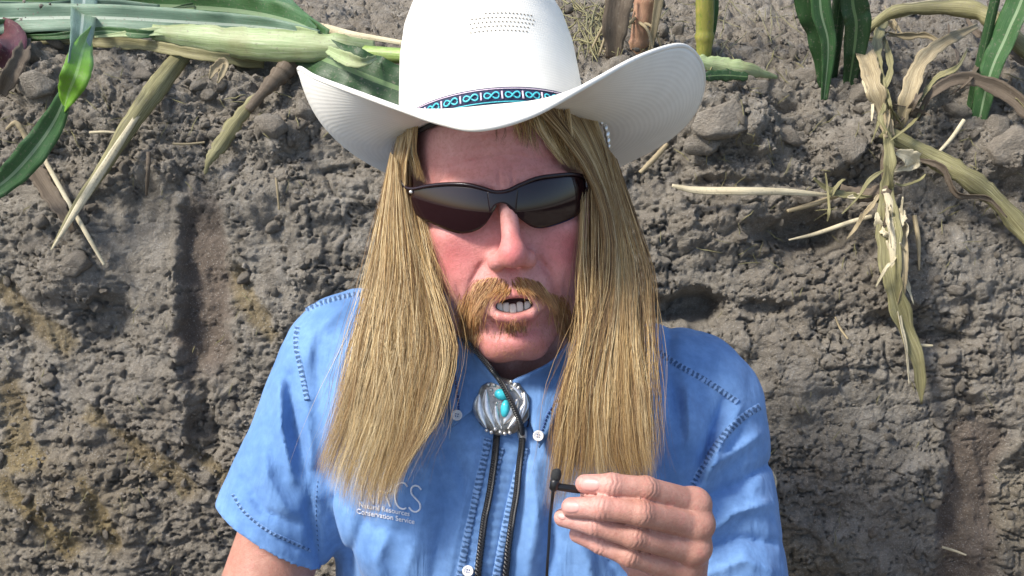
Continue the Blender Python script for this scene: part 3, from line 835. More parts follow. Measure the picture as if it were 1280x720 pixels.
shirt = obj("shirt", sv_, sq_, M_DENIM, person)
sm = shirt.modifiers.new("cloth", 'SOLIDIFY'); sm.thickness = .0016; sm.offset = -1
def on_shirt(pts, lift=.8):
    pts = np.asarray(pts, float)
    d_, hp = march(shirt_sdf, pts[:, 0], pts[:, 1], 760, 1250, 60)
    return hp + grad(shirt_sdf, hp, 2.5) * (lift if np.ndim(lift) == 0 else np.asarray(lift)[:, None])
def strip(name, pts, w, mat, lift=1.5, n=90, pitch=3.6, pucker=.4, parent=None, across=7):
    """a narrow band of cloth sewn down along a line"""
    c = catmull(pts, n); tn = norm(np.gradient(c, axis=0)); pr = np.stack([-tn[:, 1], tn[:, 0]], 1)
    u = np.linspace(-1, 1, across)
    w_ = np.broadcast_to(np.asarray(w, float), (n,)) if np.ndim(w) == 0 else np.interp(np.linspace(0, 1, n), np.linspace(0, 1, len(w)), w)
    g = c[:, None] + pr[:, None] * (u[None, :, None] * w_[:, None, None])
    L = np.concatenate([[0], np.cumsum(np.linalg.norm(np.diff(c, axis=0), axis=1))])
    prof_ = (1 - np.abs(u) ** 6) * lift - .5
    lf = prof_[None] + pucker * np.sin(L[:, None] * 6.283 / (pitch * 1.7) + 2 * u[None]) * (1 - u[None] ** 4)
    v = on_shirt(g.reshape(-1, 2), lf.ravel())
    uv = np.stack([np.tile((u + 1) / 2, n), np.repeat(L / (pitch * 1.7), across)], 1)
    return obj(name, v, grid_faces(n, across)[:, ::-1], mat, parent or shirt, True, uv)
strip("seam", [(383, 388), (400, 380), (430, 371), (462, 366)], 3.6, M_SEAM)
strip("seam", [(372, 408), (370, 430), (376, 460), (384, 500)], 4.2, M_SEAM)
strip("seam", [(822, 440), (850, 458), (885, 478), (922, 503)], 4.8, M_SEAM)
strip("seam", [(950, 508), (928, 522), (905, 545), (884, 575), (866, 606)], 5.4, M_SEAM)
strip("seam", [(291, 618), (306, 640), (335, 663), (388, 688)], 2.6, M_SEAM)
strip("placket", [(634, 520), (622, 570), (606, 640), (592, 725), (588, 745)], 27, M_DENIM2, 2.2, 110, 7, .55, None, 19)
strip("seam", [(610, 548), (597, 610), (584, 670), (572, 735)], 6.6, M_SEAM, 3.8)
strip("seam", [(628, 560), (612, 620), (600, 680), (592, 735)], 4.2, M_SEAM, 3.6)
strip("seam", [(656, 560), (641, 620), (628, 680), (618, 735)], 6.6, M_SEAM, 3.8)
strip("seam", [(397, 600), (395, 640), (398, 690)], 1.4, M_SEAM, .5)
# collar flaps: quads of cloth rising from the chest to the neck
def collar(name, inner, outer, lift_in, lift_out, dneck):
    n, a_ = 26, 13
    A, B = catmull(inner, n), catmull(outer, n)
    pts = []
    u = np.linspace(0, 1, a_)
    g = A[:, None] * (1 - u)[None, :, None] + B[:, None] * u[None, :, None]
    base_ = on_shirt(np.stack([g[..., 0].ravel(), g[..., 1].ravel()], 1), 0).reshape(n, a_, 3)
    dd = -base_[..., 2]
    dep = np.array([np.interp(np.linspace(0, 1, n), np.linspace(0, 1, len(dneck)), dneck)]).T
    lift = lift_in * (1 - u)[None] ** 1.2 + lift_out * (1 - (1 - u)[None] ** 1.2) + 3 * np.sin(np.pi * u)[None]
    d_ = np.minimum(dd - lift, 2000) * (1 - (1 - u)[None] ** 2 * (dep > 0)) + np.maximum(dep, 0) * (1 - u)[None] ** 2 * (dep > 0)
    v = PA(np.stack([g[..., 0].ravel(), g[..., 1].ravel(), d_.ravel()], 1))
    o = obj(name, v, grid_faces(n, a_), M_DENIM2, shirt)
    md = o.modifiers.new("cloth", 'SOLIDIFY'); md.thickness = .0024; md.offset = 0
    return g, d_
LC = collar("collar_flap", [(566, 416), (588, 436), (612, 466), (628, 486), (618, 490), (606, 497)], [(560, 426), (560, 450), (561, 480), (562, 505), (564, 522), (566, 534)], 8, 7, [905, 893, 890, 893, 898, 902])
RC = collar("collar_flap", [(712, 428), (690, 452), (664, 466), (640, 478), (650, 492), (658, 506)], [(722, 440), (716, 470), (706, 500), (694, 525), (684, 545), (674, 560)], 8, 7, [908, 898, 892, 893, 898, 902])
cb = catmull([(-74, -6), (-66, 40), (0, 74), (66, 40), (74, -6)], 40)     # band standing behind the neck
cv_ = np.array([[np.array([6 + x * (1 - .06 * k), -78 + 17 * k - .25 * abs(y - 74) * .5, -985 - y]) for k in range(4)] for x, y in cb]).reshape(-1, 3)
o = obj("collar_band", cv_, grid_faces(40, 4), M_DENIM2, shirt); md = o.modifiers.new("cloth", 'SOLIDIFY'); md.thickness = .003
def flap_line(name, C, u0, u1, along=True, w=1.4):
    g, d_ = C; n, a_ = d_.shape
    k = np.linspace(2, n - 2, 60); j = np.full(60, (a_ - 1) * u0)
    i0 = np.clip(k.astype(int), 0, n - 1); j0 = int(round((a_ - 1) * u0))
    pts = np.stack([np.interp(k, np.arange(n), g[:, j0, 0]), np.interp(k, np.arange(n), g[:, j0, 1]), np.interp(k, np.arange(n), d_[:, j0]) - 1.8], 1)
    mb = MB()
    p3 = PA(pts)
    for s in range(0, 58, 3):
        v, f, uv = tube(p3[s:s + 3], .75, 5); mb.add(v, f)
    mb.build(name, M_THREAD, shirt)
M_THREAD = simple("navy_thread", (.03, .06, .2), .8, bump=0)
flap_line("stitching", LC, .84, 1); flap_line("stitching", RC, .84, 1)
M_BUTTON = simple("pearl_button", (.78, .76, .74), .22, vary=.1, scale=400, bump=.05)
def button(px, py, d, r):
    c = P(px, py, d); nn = norm(-c + np.array([0, 60, 0]))
    t1 = norm(np.cross([0, 1, 0], nn)); t2 = np.cross(nn, t1)
    rr = np.array([0, .55, .72, .9, 1.0, .96]) * r; zz = np.array([.5, .5, 1.1, 1.3, .6, -.8])
    a_ = np.arange(20) * 2 * np.pi / 20
    v = [c + nn * (1 + z) + (np.outer(np.cos(a_), t1) + np.outer(np.sin(a_), t2)) * max(q, .05) for q, z in zip(rr, zz)]
    o = obj("button", np.concatenate(v), grid_faces(6, 20, True), M_BUTTON, shirt)
    mb = MB()
    for k in range(4):
        an = k * np.pi / 2 + .6
        v, f = blob(c + nn * 1.7 + (t1 * math.cos(an) + t2 * math.sin(an)) * r * .28, (r * .12,) * 3, 8, 6); mb.add(v, f)
    mb.build("button_hole", M_THREAD, o)
g, d_ = LC; button(571, 519, float(march(shirt_sdf, [571.], [519.], 760)[0][0]) - 11, 4.4)
button(673, 545, float(march(shirt_sdf, [673.], [545.], 760)[0][0]) - 11, 4.4)
button(585, 714, float(march(shirt_sdf, [585.], [714.], 760)[0][0]) - 4, 4.6)
# embroidered logo on the chest
M_EMB = simple("white_embroidery", (.78, .80, .86), .7, vary=.12, scale=900, bump=.3)
def stroke(mb, pts, r=.75, n=26):
    p3 = on_shirt(catmull(pts, n), .5); v, f, _ = tube(p3, r, 6); mb.add(v, f)
def letter(ch, x0, y0, w_, h_, sl):
    """sl: how far the baseline falls per pixel to the right"""
    def T(a): return [(x0 + x * w_ + (1 - y) * h_ * .06, y0 + y * h_ + x * w_ * sl) for x, y in a]
    mb = MB()
    if ch == 'N': [stroke(mb, T(a), n=8) for a in ([(0, 1), (0, 0)], [(0, 0), (1, 1)], [(1, 1), (1, 0)])]
    if ch == 'R': [stroke(mb, T(a), n=18) for a in ([(0, 1), (0, 0)], [(0, 0), (.6, 0), (.95, .12), (.95, .36), (.6, .5), (0, .5)], [(.5, .5), (1, 1)])]
    if ch == 'C': stroke(mb, T([(1, .1), (.75, 0), (.42, .02), (.12, .2), (0, .5), (.1, .8), (.4, .98), (.75, 1), (1, .92)]))
    if ch == 'S': stroke(mb, T([(.95, .1), (.7, 0), (.35, .02), (.12, .16), (.18, .36), (.55, .5), (.9, .64), (.95, .84), (.65, 1), (.3, 1), (.02, .9)]))
    mb.build("letter", M_EMB, shirt)
for ch, x0, y0 in (('N', 452, 594), ('R', 473, 597), ('C', 493, 601), ('S', 511, 605)): letter(ch, x0, y0, 15, 32, .28)
def words(txt, x0, y0, size, sl):
    cu = bpy.data.curves.new("t", 'FONT'); cu.body = txt; cu.size = 1.0; ob = bpy.data.objects.new("t", cu)
    me = bpy.data.meshes.new_from_object(ob)
    v = np.array([q.co[:] for q in me.vertices]); f = [[i for i in q.vertices] for q in me.polygons]
    bpy.data.objects.remove(ob); bpy.data.curves.remove(cu); bpy.data.meshes.remove(me)
    px = x0 + v[:, 0] * size; py = y0 - v[:, 1] * size * 1.05 + v[:, 0] * size * sl
    o = obj("lettering", on_shirt(np.stack([px, py], 1), .9), f, M_EMB, shirt, False)
    md = o.modifiers.new("thread", 'SOLIDIFY'); md.thickness = .0005
words("Natural Resources", 449, 633, 8.4, .19)
words("Conservation Service", 446, 641, 8.4, .19)

# legs, boots (below the frame)
M_JEAN = denim("jeans_denim", .35)
def wtube(pts, rad, n=20):
    v, f, uv = tube(np.asarray(pts) * 1000, np.asarray(rad) * 1000, n); return v / 1000, f, uv
hipw = W(np.array([9., -440, -1060]))
mbv, mbf, nn_ = [], [], 0
pelvis = catmull([(hipw[0], hipw[1], hipw[2] + .06), (hipw[0], hipw[1] + .005, hipw[2] - .06), (hipw[0], hipw[1], hipw[2] - .15)], 12)
M_BOOT = simple("boot_leather", (.11, .06, .035), .5)
parts = [wtube(pelvis, np.stack([np.linspace(.105, .10, 12), np.linspace(.165, .17, 12)], 1), 28)]
FLOOR = -1.255
for s in (-1, 1):
    parts.append(wtube(catmull([(hipw[0] + .085 * s, hipw[1], hipw[2] - .08), (hipw[0] + .10 * s, hipw[1] - .03, (hipw[2] + FLOOR) / 2), (hipw[0] + .11 * s, hipw[1] + .01, FLOOR + .07)], 20), np.linspace(.092, .062, 20)))
for v, f, uv in parts:
    mbv.append(v); mbf += [tuple(i + nn_ for i in q) for q in f]; nn_ += len(v)
obj("trousers", np.concatenate(mbv), mbf, M_JEAN, person, True, world=True)
for s in (-1, 1):
    x_, y_ = hipw[0] + .11 * s, hipw[1]
    v, f = blob((0, 0, 0), (.05, .135, .05), 18, 10); v[:, 2] = np.maximum(v[:, 2], -.03)
    obj("boot", v + np.array([x_, y_ - .05, FLOOR + .035]), f, M_BOOT, person, True, world=True)
# ============================================================ HAT
HATO = P(618, 180, 945); HATR = rotm(5.0, -9.0, 3.0)
def HT(p): return HATO + np.asarray(p, float) @ HATR.T
def HTL(p): return (p - HATO) @ HATR
t = NT("white_straw"); uv = t.n("ShaderNodeUVMap")
sep = t.n("ShaderNodeSeparateXYZ"); t.l(uv.outputs[0], sep.inputs[0])
w1 = t.math('SINE', t.math('MULTIPLY', sep.outputs[1], 6.283 * 26)); w2 = t.math('SINE', t.math('MULTIPLY', sep.outputs[0], 6.283 * 260))
v_ = t.coord(); nz = t.noise(v_, 30, 4)
c_ = t.ramp(nz, [(.3, (.80, .77, .69)), (.7, (.87, .845, .77))])
c_ = t.mix(t.math('MULTIPLY', t.ramp(w1, [(.0, (1, 1, 1)), (.25, (0, 0, 0))]), .10), c_, (.5, .48, .42))
t.color(c_); t.set(Roughness=.6, Specular_IOR_Level=.35)
t.bump(t.math('ADD', t.math('MULTIPLY', w1, .5), t.math('MULTIPLY', w2, .3)), .12, .0006)
M_STRAW = t.m
hat = thing("cowboy_hat", HT((0, -20, 0)), "white straw cowboy hat with dark blue beaded band on the man's head", "hat")
CA, CB = 80.0, 98.0
def crown_pt(phi, h):
    """phi 0 = front; h above the brim in mm"""
    f = np.interp(h, [-4, 0, 20, 40, 80, 105, 121, 131, 137], [1.02, 1.0, .985, .97, .925, .86, .775, .62, .40])
    a_, b_ = CA * f, CB * f
    x, z = a_ * np.sin(phi), b_ * np.cos(phi)
    pinch = np.exp(-((np.abs(phi) - .95) / .35) ** 2) * sstep(60, 130, h) * 9     # finger dents
    return np.stack([x * (1 - pinch / 110), h + 0 * phi, z * (1 - pinch / 110)], -1)
hs = np.concatenate([np.linspace(0, 121, 46), np.array([125, 129, 132, 134.5, 136.3, 137])])
ph = np.arange(128) * 2 * np.pi / 128
PHI, HH = np.meshgrid(ph, hs, indexing='xy')
cp = crown_pt(PHI, HH)
top = np.stack([CA * .2 * np.sin(ph), 128 + 0 * ph, CB * .25 * np.cos(ph)], -1)[None]; top2 = np.stack([0 * ph, 122 + 0 * ph, 0 * ph], -1)[None]
cp = np.concatenate([cp, top, top2]); nr = len(cp)
uvv = np.stack([np.tile(ph / 6.283 * 1.0, nr), np.repeat(np.concatenate([hs, [140, 145]]) / 60, 128)], 1)
o = obj("crown", HT(cp.reshape(-1, 3)), grid_faces(nr, 128, True), M_STRAW, hat, True, uvv)
md = o.modifiers.new("straw", 'SOLIDIFY'); md.thickness = .002; md.offset = -1
RIM = [(600, 161, 765), (665, 144, 775), (740, 103, 800), (800, 71, 840), (850, 57, 890), (873, 74, 930), (879, 104, 965), (866, 142, 1005), (832, 176, 1050), (775, 206, 1095), (700, 240, 1125),
       (620, 258, 1135), (545, 250, 1125), (490, 212, 1085), (452, 183, 1045), (415, 147, 995), (388, 112, 955), (374, 86, 925), (395, 97, 880), (440, 114, 835), (500, 136, 795), (550, 153, 775)]
rim = catmull(PA(RIM), 176, True)
rl = HTL(rim); rphi = np.arctan2(rl[:, 0] / CA, rl[:, 2] / CB)
rphi = np.unwrap(rphi); rphi = np.convolve(np.concatenate([rphi[-6:] - (2 * np.pi if rphi[-1] > rphi[0] else -2 * np.pi), rphi, rphi[:6] + (2 * np.pi if rphi[-1] > rphi[0] else -2 * np.pi)]), np.ones(13) / 13, 'valid')
inn = crown_pt(rphi, np.zeros(len(rphi)))
K = 26; tt = np.linspace(0, 1, K)
out = norm(np.stack([inn[:, 0], 0 * rphi, inn[:, 2]], 1)); ln = np.linalg.norm(rl - inn, axis=1)
lift_ = rl[:, 1] - inn[:, 1]
q1 = inn + out * (ln * .62)[:, None]; q1[:, 1] += np.where(lift_ > 0, lift_ * -.06 - 3, lift_ * .35)
br = ((1 - tt) ** 2)[None, :, None] * inn[:, None] + (2 * tt * (1 - tt))[None, :, None] * q1[:, None] + (tt ** 2)[None, :, None] * rl[:, None]
brv = HT(br.reshape(-1, 3)); nb_ = len(rim)
uvb = np.stack([np.repeat(np.arange(nb_) / nb_ * 1.6, K), np.tile(tt, nb_)], 1)
fb = grid_faces(K, nb_, True); i_, j_ = fb // nb_, fb % nb_; fb = (j_ * K + i_)
o = obj("brim", brv, fb, M_STRAW, hat, True, uvb)
md = o.modifiers.new("straw", 'SOLIDIFY'); md.thickness = .0028; md.offset = 0
rim_c = HT(br[:, -1]); v, f, uv_ = tube(np.vstack([rim_c, rim_c[:2]]), 2.1, 8, False)
obj("brim_edge", v, f, M_STRAW, hat, True, uv_)
M_SWEAT = simple("sweatband", (.03, .022, .018), .7)
sb = np.stack([crown_pt(ph, np.full(128, hh)) * np.array([q_, 1, q_]) for hh, q_ in ((6, .97), (-1, .985), (-4.5, .99), (-4.5, .955), (6, .94))])
obj("sweatband", HT(sb.reshape(-1, 3)), grid_faces(5, 128, True), M_SWEAT, hat)
M_NAVY = simple("navy_band", (.012, .02, .06), .75, vary=.3, scale=500, bump=.3)
bd = []
for hh, off in ((1.5, .2), (2.0, 2.0), (15.2, 2.0), (15.8, .2)):
    c0 = crown_pt(ph, np.full(128, hh)); bd.append(c0 + norm(c0 * np.array([1, 0, 1])) * off)
band = obj("hat_band", HT(np.array(bd).reshape(-1, 3)), grid_faces(4, 128, True), M_NAVY, hat)
M_TURQ = simple("turquoise_beads", (.07, .50, .58), .35, vary=.3, scale=700, bump=.2)
M_PINKB = simple("pale_beads", (.66, .52, .62), .4, vary=.2, scale=600)
M_BLACKB = simple("black_beads", (.01, .01, .015), .4)
def band_pt(s, hh, off=2.6):
    """s = arc mm from the front"""
    phi = s / 89.0; c0 = crown_pt(phi, np.asarray(hh, float) + 0 * phi); return c0 + norm(c0 * np.array([1., 0, 1])) * (np.asarray(off)[..., None] if np.ndim(off) else off)
for k in range(-9, 10):
    s0 = k * 17.6 - 4
    a_ = np.linspace(0, 2 * np.pi, 34); den = 1 + np.sin(a_) ** 2
    sx, hy = 6.2 * np.cos(a_) / den, 6.6 * np.sin(a_) * np.cos(a_) / den
    v, f, uv_ = tube(HT(band_pt(s0 + sx, 8.6 + hy, 2.8 + .5 * np.sign(np.sin(a_)))), .64, 6)
    mo = obj("bead_motif", v, f, M_TURQ, band)
    v, f, uv_ = tube(HT(band_pt(np.full(4, s0 + 8.8), np.linspace(5.6, 11.6, 4), 2.6)), .8, 6); obj("bead_bar", v, f, M_PINKB, band)
for hh in (3.3, 13.9):
    s_ = np.linspace(-178, 178, 150)
    v, f, uv_ = tube(HT(band_pt(s_, np.full(150, hh), 2.3)), .45, 5); obj("band_edging", v, f, M_PINKB if hh > 5 else M_TURQ, band)
M_HOLE = simple("vent_dark", (.16, .14, .11), .9, bump=0)  # flat dark discs; the shade inside the holes is put into their colour
mb = MB()
for r_ in range(5):
    for c in range(17):
        phi = -.20 + c * .042 + (r_ % 2) * .021; hh = 63 + r_ * 3.7
        if r_ < 2 and c > 14 or r_ > 3 and c < 4: continue
        c0 = crown_pt(np.array(phi), np.array(hh)); nn = norm(c0 * np.array([1, .0, 1]) + np.array([0, 18, 0]))
        t1 = norm(np.cross([0, 1, 0], nn)); t2 = np.cross(nn, t1); an = np.arange(8) * np.pi / 4
        ring_ = c0 + nn * .35 + np.outer(np.cos(an) * .8, t1) + np.outer(np.sin(an) * .62, t2)
        mb.add(HT(ring_), [tuple(range(8))])
o = mb.build("vent_holes", M_HOLE, hat, False); o['kind'] = 'stuff'
M_SILVER = simple("silver", (.80, .78, .74), .36, .9, vary=.18, scale=300, bump=.25)
mb = MB()
for px_, py_, r_ in ((752, 153, 2.2), (757, 160, 2.6), (759, 168, 3.0), (760, 176, 2.4), (761, 183, 1.8)):
    v, f = blob(P(px_, py_, 906), (r_ * .8, r_ * 1.3, r_ * .8), 10, 7); mb.add(v, f)
mb.build("hat_clip", M_SILVER, hat)

# ============================================================ SUNGLASSES
glasses = thing("sunglasses", H((0, -25, 100)), "dark wraparound sunglasses on the man's face", "sunglasses")
def lens_f(p):
    q = HL(p); return (q[..., 2] - (103.5 - .0072 * q[..., 0] ** 2 + .16 * (q[..., 1] + 6) - .0060 * (q[..., 1] + 6) ** 2)) * .6
def on_lens(pts, lift=0.0):
    pts = np.asarray(pts, float); d_, hp = march(lens_f, pts[:, 0], pts[:, 1], 700, 1000, 80)
    return hp + (HR @ np.array([0, 0, 1.0])) * lift
t = NT("dark_lens"); t.color((.016, .006, .007)).set(Roughness=.025, Specular_IOR_Level=.55); M_LENS = t.m
t = NT("lens_frame"); t.color((.018, .009, .013)).set(Roughness=.22); M_FRAME = t.m
TOPL = [(516, 236), (535, 233.5), (560, 231), (585, 232), (604, 236.5), (621, 242)]; BOTL = [(514, 248), (520, 268), (540, 279.5), (575, 292), (603, 284), (621, 258)]
TOPR = [(634, 240), (650, 232), (672, 224), (697, 220), (716, 219), (730, 222)]; BOTR = [(634, 257), (647, 271), (671, 285.5), (702, 279), (724, 267), (733, 244)]
for T_, B_ in ((TOPL, BOTL), (TOPR, BOTR)):
    n = 30; A, B = catmull(T_, n), catmull(B_, n); u = np.linspace(0, 1, 16)
    g = (A[:, None] * (1 - u)[None, :, None] + B[:, None] * u[None, :, None]).reshape(-1, 2)
    o = obj("lens", on_lens(g), grid_faces(n, 16), M_LENS, glasses)
    md = o.modifiers.new("thick", 'SOLIDIFY'); md.thickness = .002; md.offset = -1
mb = MB()
TOP = [(501, 226), (507, 234), (517, 236), (535, 232.5), (560, 230), (585, 231), (604, 235.5), (620, 240), (635, 238), (650, 231), (672, 222.5), (697, 219), (717, 218), (731, 222), (734, 236)]
p3 = on_lens(catmull(TOP, 80), .6); v, f, _ = tube(p3, np.stack([np.full(80, 1.6), np.full(80, 1.5)], 1), 8, True, HR @ np.array([0, 0, 1.])); mb.add(v, f)
BR = [(612, 268), (618, 257.5), (627, 254), (635, 257), (645, 268)]
g0 = catmull([(608, 238), (620, 241), (634, 240), (648, 233)], 16); g1 = catmull(BR, 16); u = np.linspace(0, 1, 8)
g = (g0[:, None] * (1 - u)[None, :, None] + g1[:, None] * u[None, :, None]).reshape(-1, 2)
v = on_lens(g, 1.0); mb.add(v, grid_faces(16, 8))
o = mb.build("frame", M_FRAME, glasses); md = o.modifiers.new("thick", 'SOLIDIFY'); md.thickness = .0016; md.offset = -1
for s in (-1, 1):
    e0 = p3[0] if s < 0 else p3[-2]
    pts = catmull([e0, H((76 * s, 8, 52)), H((80 * s, 6, 10)), H((79 * s, -2, -14)), H((76 * s, -18, -28))], 30)
    v, f, _ = tube(pts, np.stack([np.full(30, 1.3), np.linspace(4.2, 2.4, 30)], 1), 8, True, (1., 0, 0)); obj("temple", v, f, M_FRAME, glasses)
mb = MB()
v, f = blob(on_lens([(514, 240)], 1.2)[0], (1.8, 1.6, 1.4), 10, 7); mb.add(v, f); mb.build("hinge_screw", M_SILVER, glasses)

# ============================================================ HAIR
GX, GY = np.meshgrid(np.arange(360, 960, 6.0), np.arange(120, 740, 6.0), indexing='xy')
dB, _ = march(body_sdf, GX.ravel(), GY.ravel(), 700, 1400, 42); dS, _ = march(shirt_sdf, GX.ravel(), GY.ravel(), 760, 1400, 42)
dB = np.where(GX.ravel() > 690, np.where((GY.ravel() > 585), 1400, dB), dB)     # the hand is in front of the hair
FRONT = np.minimum(dB, np.where(GY.ravel() > 330, dS, 1400)).reshape(GX.shape)
FRONT = np.minimum.reduce([FRONT, np.roll(FRONT, 1, 0), np.roll(FRONT, 1, 1)])
def front_d(px, py):
    i = np.clip((py - 120) / 6, 0, GX.shape[0] - 1.01); j = np.clip((px - 360) / 6, 0, GX.shape[1] - 1.01)
    i0, j0 = i.astype(int), j.astype(int); a_, b_ = i - i0, j - j0
    return FRONT[i0, j0] * (1 - a_) * (1 - b_) + FRONT[i0 + 1, j0] * a_ * (1 - b_) + FRONT[i0, j0 + 1] * (1 - a_) * b_ + FRONT[i0 + 1, j0 + 1] * a_ * b_
def ribbons(P3, wid, seed, tint=None):
    """P3 (N,T,3): strands as thin folded ribbons"""
    N, T, _ = P3.shape; r_ = np.random.RandomState(seed)
    tg_ = norm(np.gradient(P3, axis=1)); view = norm(-P3)
    side = norm(np.cross(tg_, view)); nrm_ = np.cross(side, tg_)
    an = r_.uniform(-.9, .9, (N, 1, 1)); sd = side * np.cos(an) + nrm_ * np.sin(an); up = np.cross(sd, tg_)
    w_ = (np.asarray(wid)[:, None] * np.clip(np.minimum(1, (1.05 - np.linspace(0, 1, T)) / .35), .15, 1)[None])[..., None]
    v = np.stack([P3 - sd * w_, P3 + up * w_ * .8, P3 + sd * w_], 2)
    k = np.arange(N)[:, None, None] * (T * 3); i = np.arange(T - 1)[None, :, None] * 3; c = np.arange(2)[None, None, :]
    b = k + i + c
    f = np.stack([b, b + 1, b + 4, b + 3], -1).reshape(-1, 4)
    tv = r_.rand(N) if tint is None else tint
    return v.reshape(-1, 3), f, np.repeat(tv, T * 3)
def bundle(levels, bottom, N, seed, thick, clumps=150, tight=.72, T=16, front_off=2.0, wmin=.16, wmax=.34, wob=1.0, tshift=0.0, side=0., dark=0.):
    r_ = np.random.RandomState(seed)
    lv0 = np.array(levels, float)                      # t, xl, yl, xr, yr, d left, d right
    tf = np.linspace(0, 1, 80); lv = np.stack([tf] + [np.convolve(np.pad(np.interp(tf, lv0[:, 0], lv0[:, k]), 6, mode='reflect', reflect_type='odd'), np.hanning(15)[1:-1] / np.hanning(15)[1:-1].sum(), 'valid') for k in range(1, 7)], 1)
    t_ = np.linspace(0, 1, T)
    cu, cw = r_.uniform(0, 1, clumps), r_.uniform(0, 1, clumps)
    u = r_.uniform(0, 1, N); w = r_.uniform(0, 1, N) ** .8
    ck = np.argmin((u[:, None] - cu[None]) ** 2 * 6 + (w[:, None] - cw[None]) ** 2 * .6, 1)
    tight_ = tight * sstep(.15, 1., t_)[None] * r_.uniform(.1, 1.1, (N, 1)) * r_.uniform(.2, 1.1, clumps)[ck][:, None]
    uu = u[:, None] * (1 - tight_) + cu[ck][:, None] * tight_; ww = w[:, None] * (1 - tight_ * .5) + cw[ck][:, None] * tight_ * .5
    uu = uu + (r_.rand(N, 1) < .3) * r_.normal(0, .2, (N, 1)) * t_[None]; uu = np.clip(uu, -.04, 1.04)
    end = r_.uniform(.945, 1.0, N) - r_.uniform(0, .04, clumps)[ck] - (r_.rand(N) < .25) * r_.uniform(0, .45, N)
    te = t_[None] * end[:, None]
    ip = lambda k: np.interp(te, lv[:, 0], lv[:, k])
    xl, yl, xr, yr, dl_, dr_ = (ip(k) for k in range(1, 7))
    d = dl_ + (dr_ - dl_) * uu
    if bottom is not None:                             # the cut line of the ends
        bx, by = catmull(bottom, 60)[:, 0], catmull(bottom, 60)[:, 1]
        bl = sstep(.86, 1.0, te); ub = uu
        X0, Y0 = xl + (xr - xl) * uu, yl + (yr - yl) * uu
        BX, BY = np.interp(ub, np.linspace(0, 1, 60), bx), np.interp(ub, np.linspace(0, 1, 60), by)
        k_ = np.clip((te - .8) / .2, 0, 1)
        x_ = X0 * (1 - bl) + BX * bl; y_ = Y0 + (BY - lv[-1, 2] * (1 - uu) - lv[-1, 4] * uu) * k_
    else: x_, y_ = xl + (xr - xl) * uu, yl + (yr - yl) * uu
    ph_ = r_.uniform(0, 6.28, (N, 1)); cph = r_.uniform(0, 6.28, clumps)[ck][:, None]
    x_ = x_ + wob * (2.2 * np.sin(te * 7 + cph) * te + .9 * np.sin(te * 17 + 2 * cph) * te + 1.4 * np.sin(te * r_.uniform(6, 16, (N, 1)) + ph_) * te + (r_.rand(N, 1) < .05) * te * r_.normal(0, 9, (N, 1)))
    dd = d + (ww - .5) * thick * np.interp(te, [0, .1, .6, 1], [.7, 1, 1, .7])
    lim = front_d(x_, y_) - front_off - (1 - ww) * thick * .55
    for _ in range(3):                                 # lie over what is below, smoothly
        m_ = np.minimum(dd, lim); pad = np.pad(m_, ((0, 0), (1, 1)), mode='edge'); dd = .25 * pad[:, :-2] + .5 * m_ + .25 * pad[:, 2:]
    dd = np.minimum(dd, lim + 1.0)
    P3 = np.stack([(x_ - 640) * dd / FPX, (360 - y_) * dd / FPX, -dd], -1)
    sh = np.clip(.5 + .42 * (r_.rand(clumps) - .5)[ck] * 2 + .2 * r_.normal(0, 1, N) - .32 * (ww.mean(1) - .35) + tshift - dark * np.clip((np.abs(uu.mean(1) - side) - .55) / .45, 0, 1), 0, 1)  # clump colour at random; deeper strands darkened, depth shading put into the tint
    return ribbons(P3, r_.uniform(wmin, wmax, N), seed + 1, sh)
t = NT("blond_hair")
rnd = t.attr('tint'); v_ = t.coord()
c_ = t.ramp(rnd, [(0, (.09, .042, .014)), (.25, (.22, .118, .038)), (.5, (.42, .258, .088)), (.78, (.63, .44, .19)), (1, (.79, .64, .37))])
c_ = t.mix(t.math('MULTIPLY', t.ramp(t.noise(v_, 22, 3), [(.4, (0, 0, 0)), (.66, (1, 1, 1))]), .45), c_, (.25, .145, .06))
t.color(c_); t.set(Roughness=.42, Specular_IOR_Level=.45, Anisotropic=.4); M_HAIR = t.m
LEFT = [(0, 504, 138, 524, 140, 905, 880), (.08, 495, 175, 512, 178, 905, 884), (.18, 489, 225, 503, 230, 904, 888), (.32, 477, 290, 520, 300, 900, 888), (.5, 461, 365, 552, 376, 888, 874), (.66, 446, 435, 567, 440, 872, 864), (.8, 428, 505, 548, 510, 860, 856), (.92, 411, 570, 522, 575, 852, 852), (1, 402, 612, 500, 618, 850, 850)]
LBOT = [(398, 604), (420, 630), (444, 650), (466, 658), (484, 644), (500, 600)]
RIGHT = [(0, 668, 136, 741, 134, 860, 912), (.07, 704, 172, 755, 176, 866, 908), (.17, 738, 222, 774, 235, 874, 902), (.3, 757, 290, 784, 300, 882, 896), (.46, 748, 365, 794, 370, 878, 886), (.6, 724, 432, 800, 435, 870, 876), (.75, 702, 500, 806, 500, 860, 864), (.9, 694, 565, 810, 565, 856, 856), (1, 694, 612, 810, 610, 852, 852)]
RBOT = [(686, 656), (704, 634), (740, 622), (780, 618), (800, 622), (814, 604)]
HV, HF, HT_, n0 = [], [], [], 0
def add_hair(vf):
    global n0
    HV.append(vf[0]); HF.append(vf[1] + n0); HT_.append(vf[2]); n0 += len(vf[0])
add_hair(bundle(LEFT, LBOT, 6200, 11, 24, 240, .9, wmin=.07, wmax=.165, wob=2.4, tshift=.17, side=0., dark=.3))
add_hair(bundle(RIGHT, RBOT, 6000, 12, 24, 230, .9, wmin=.07, wmax=.165, wob=2.2, tshift=-.03, side=1., dark=.3))
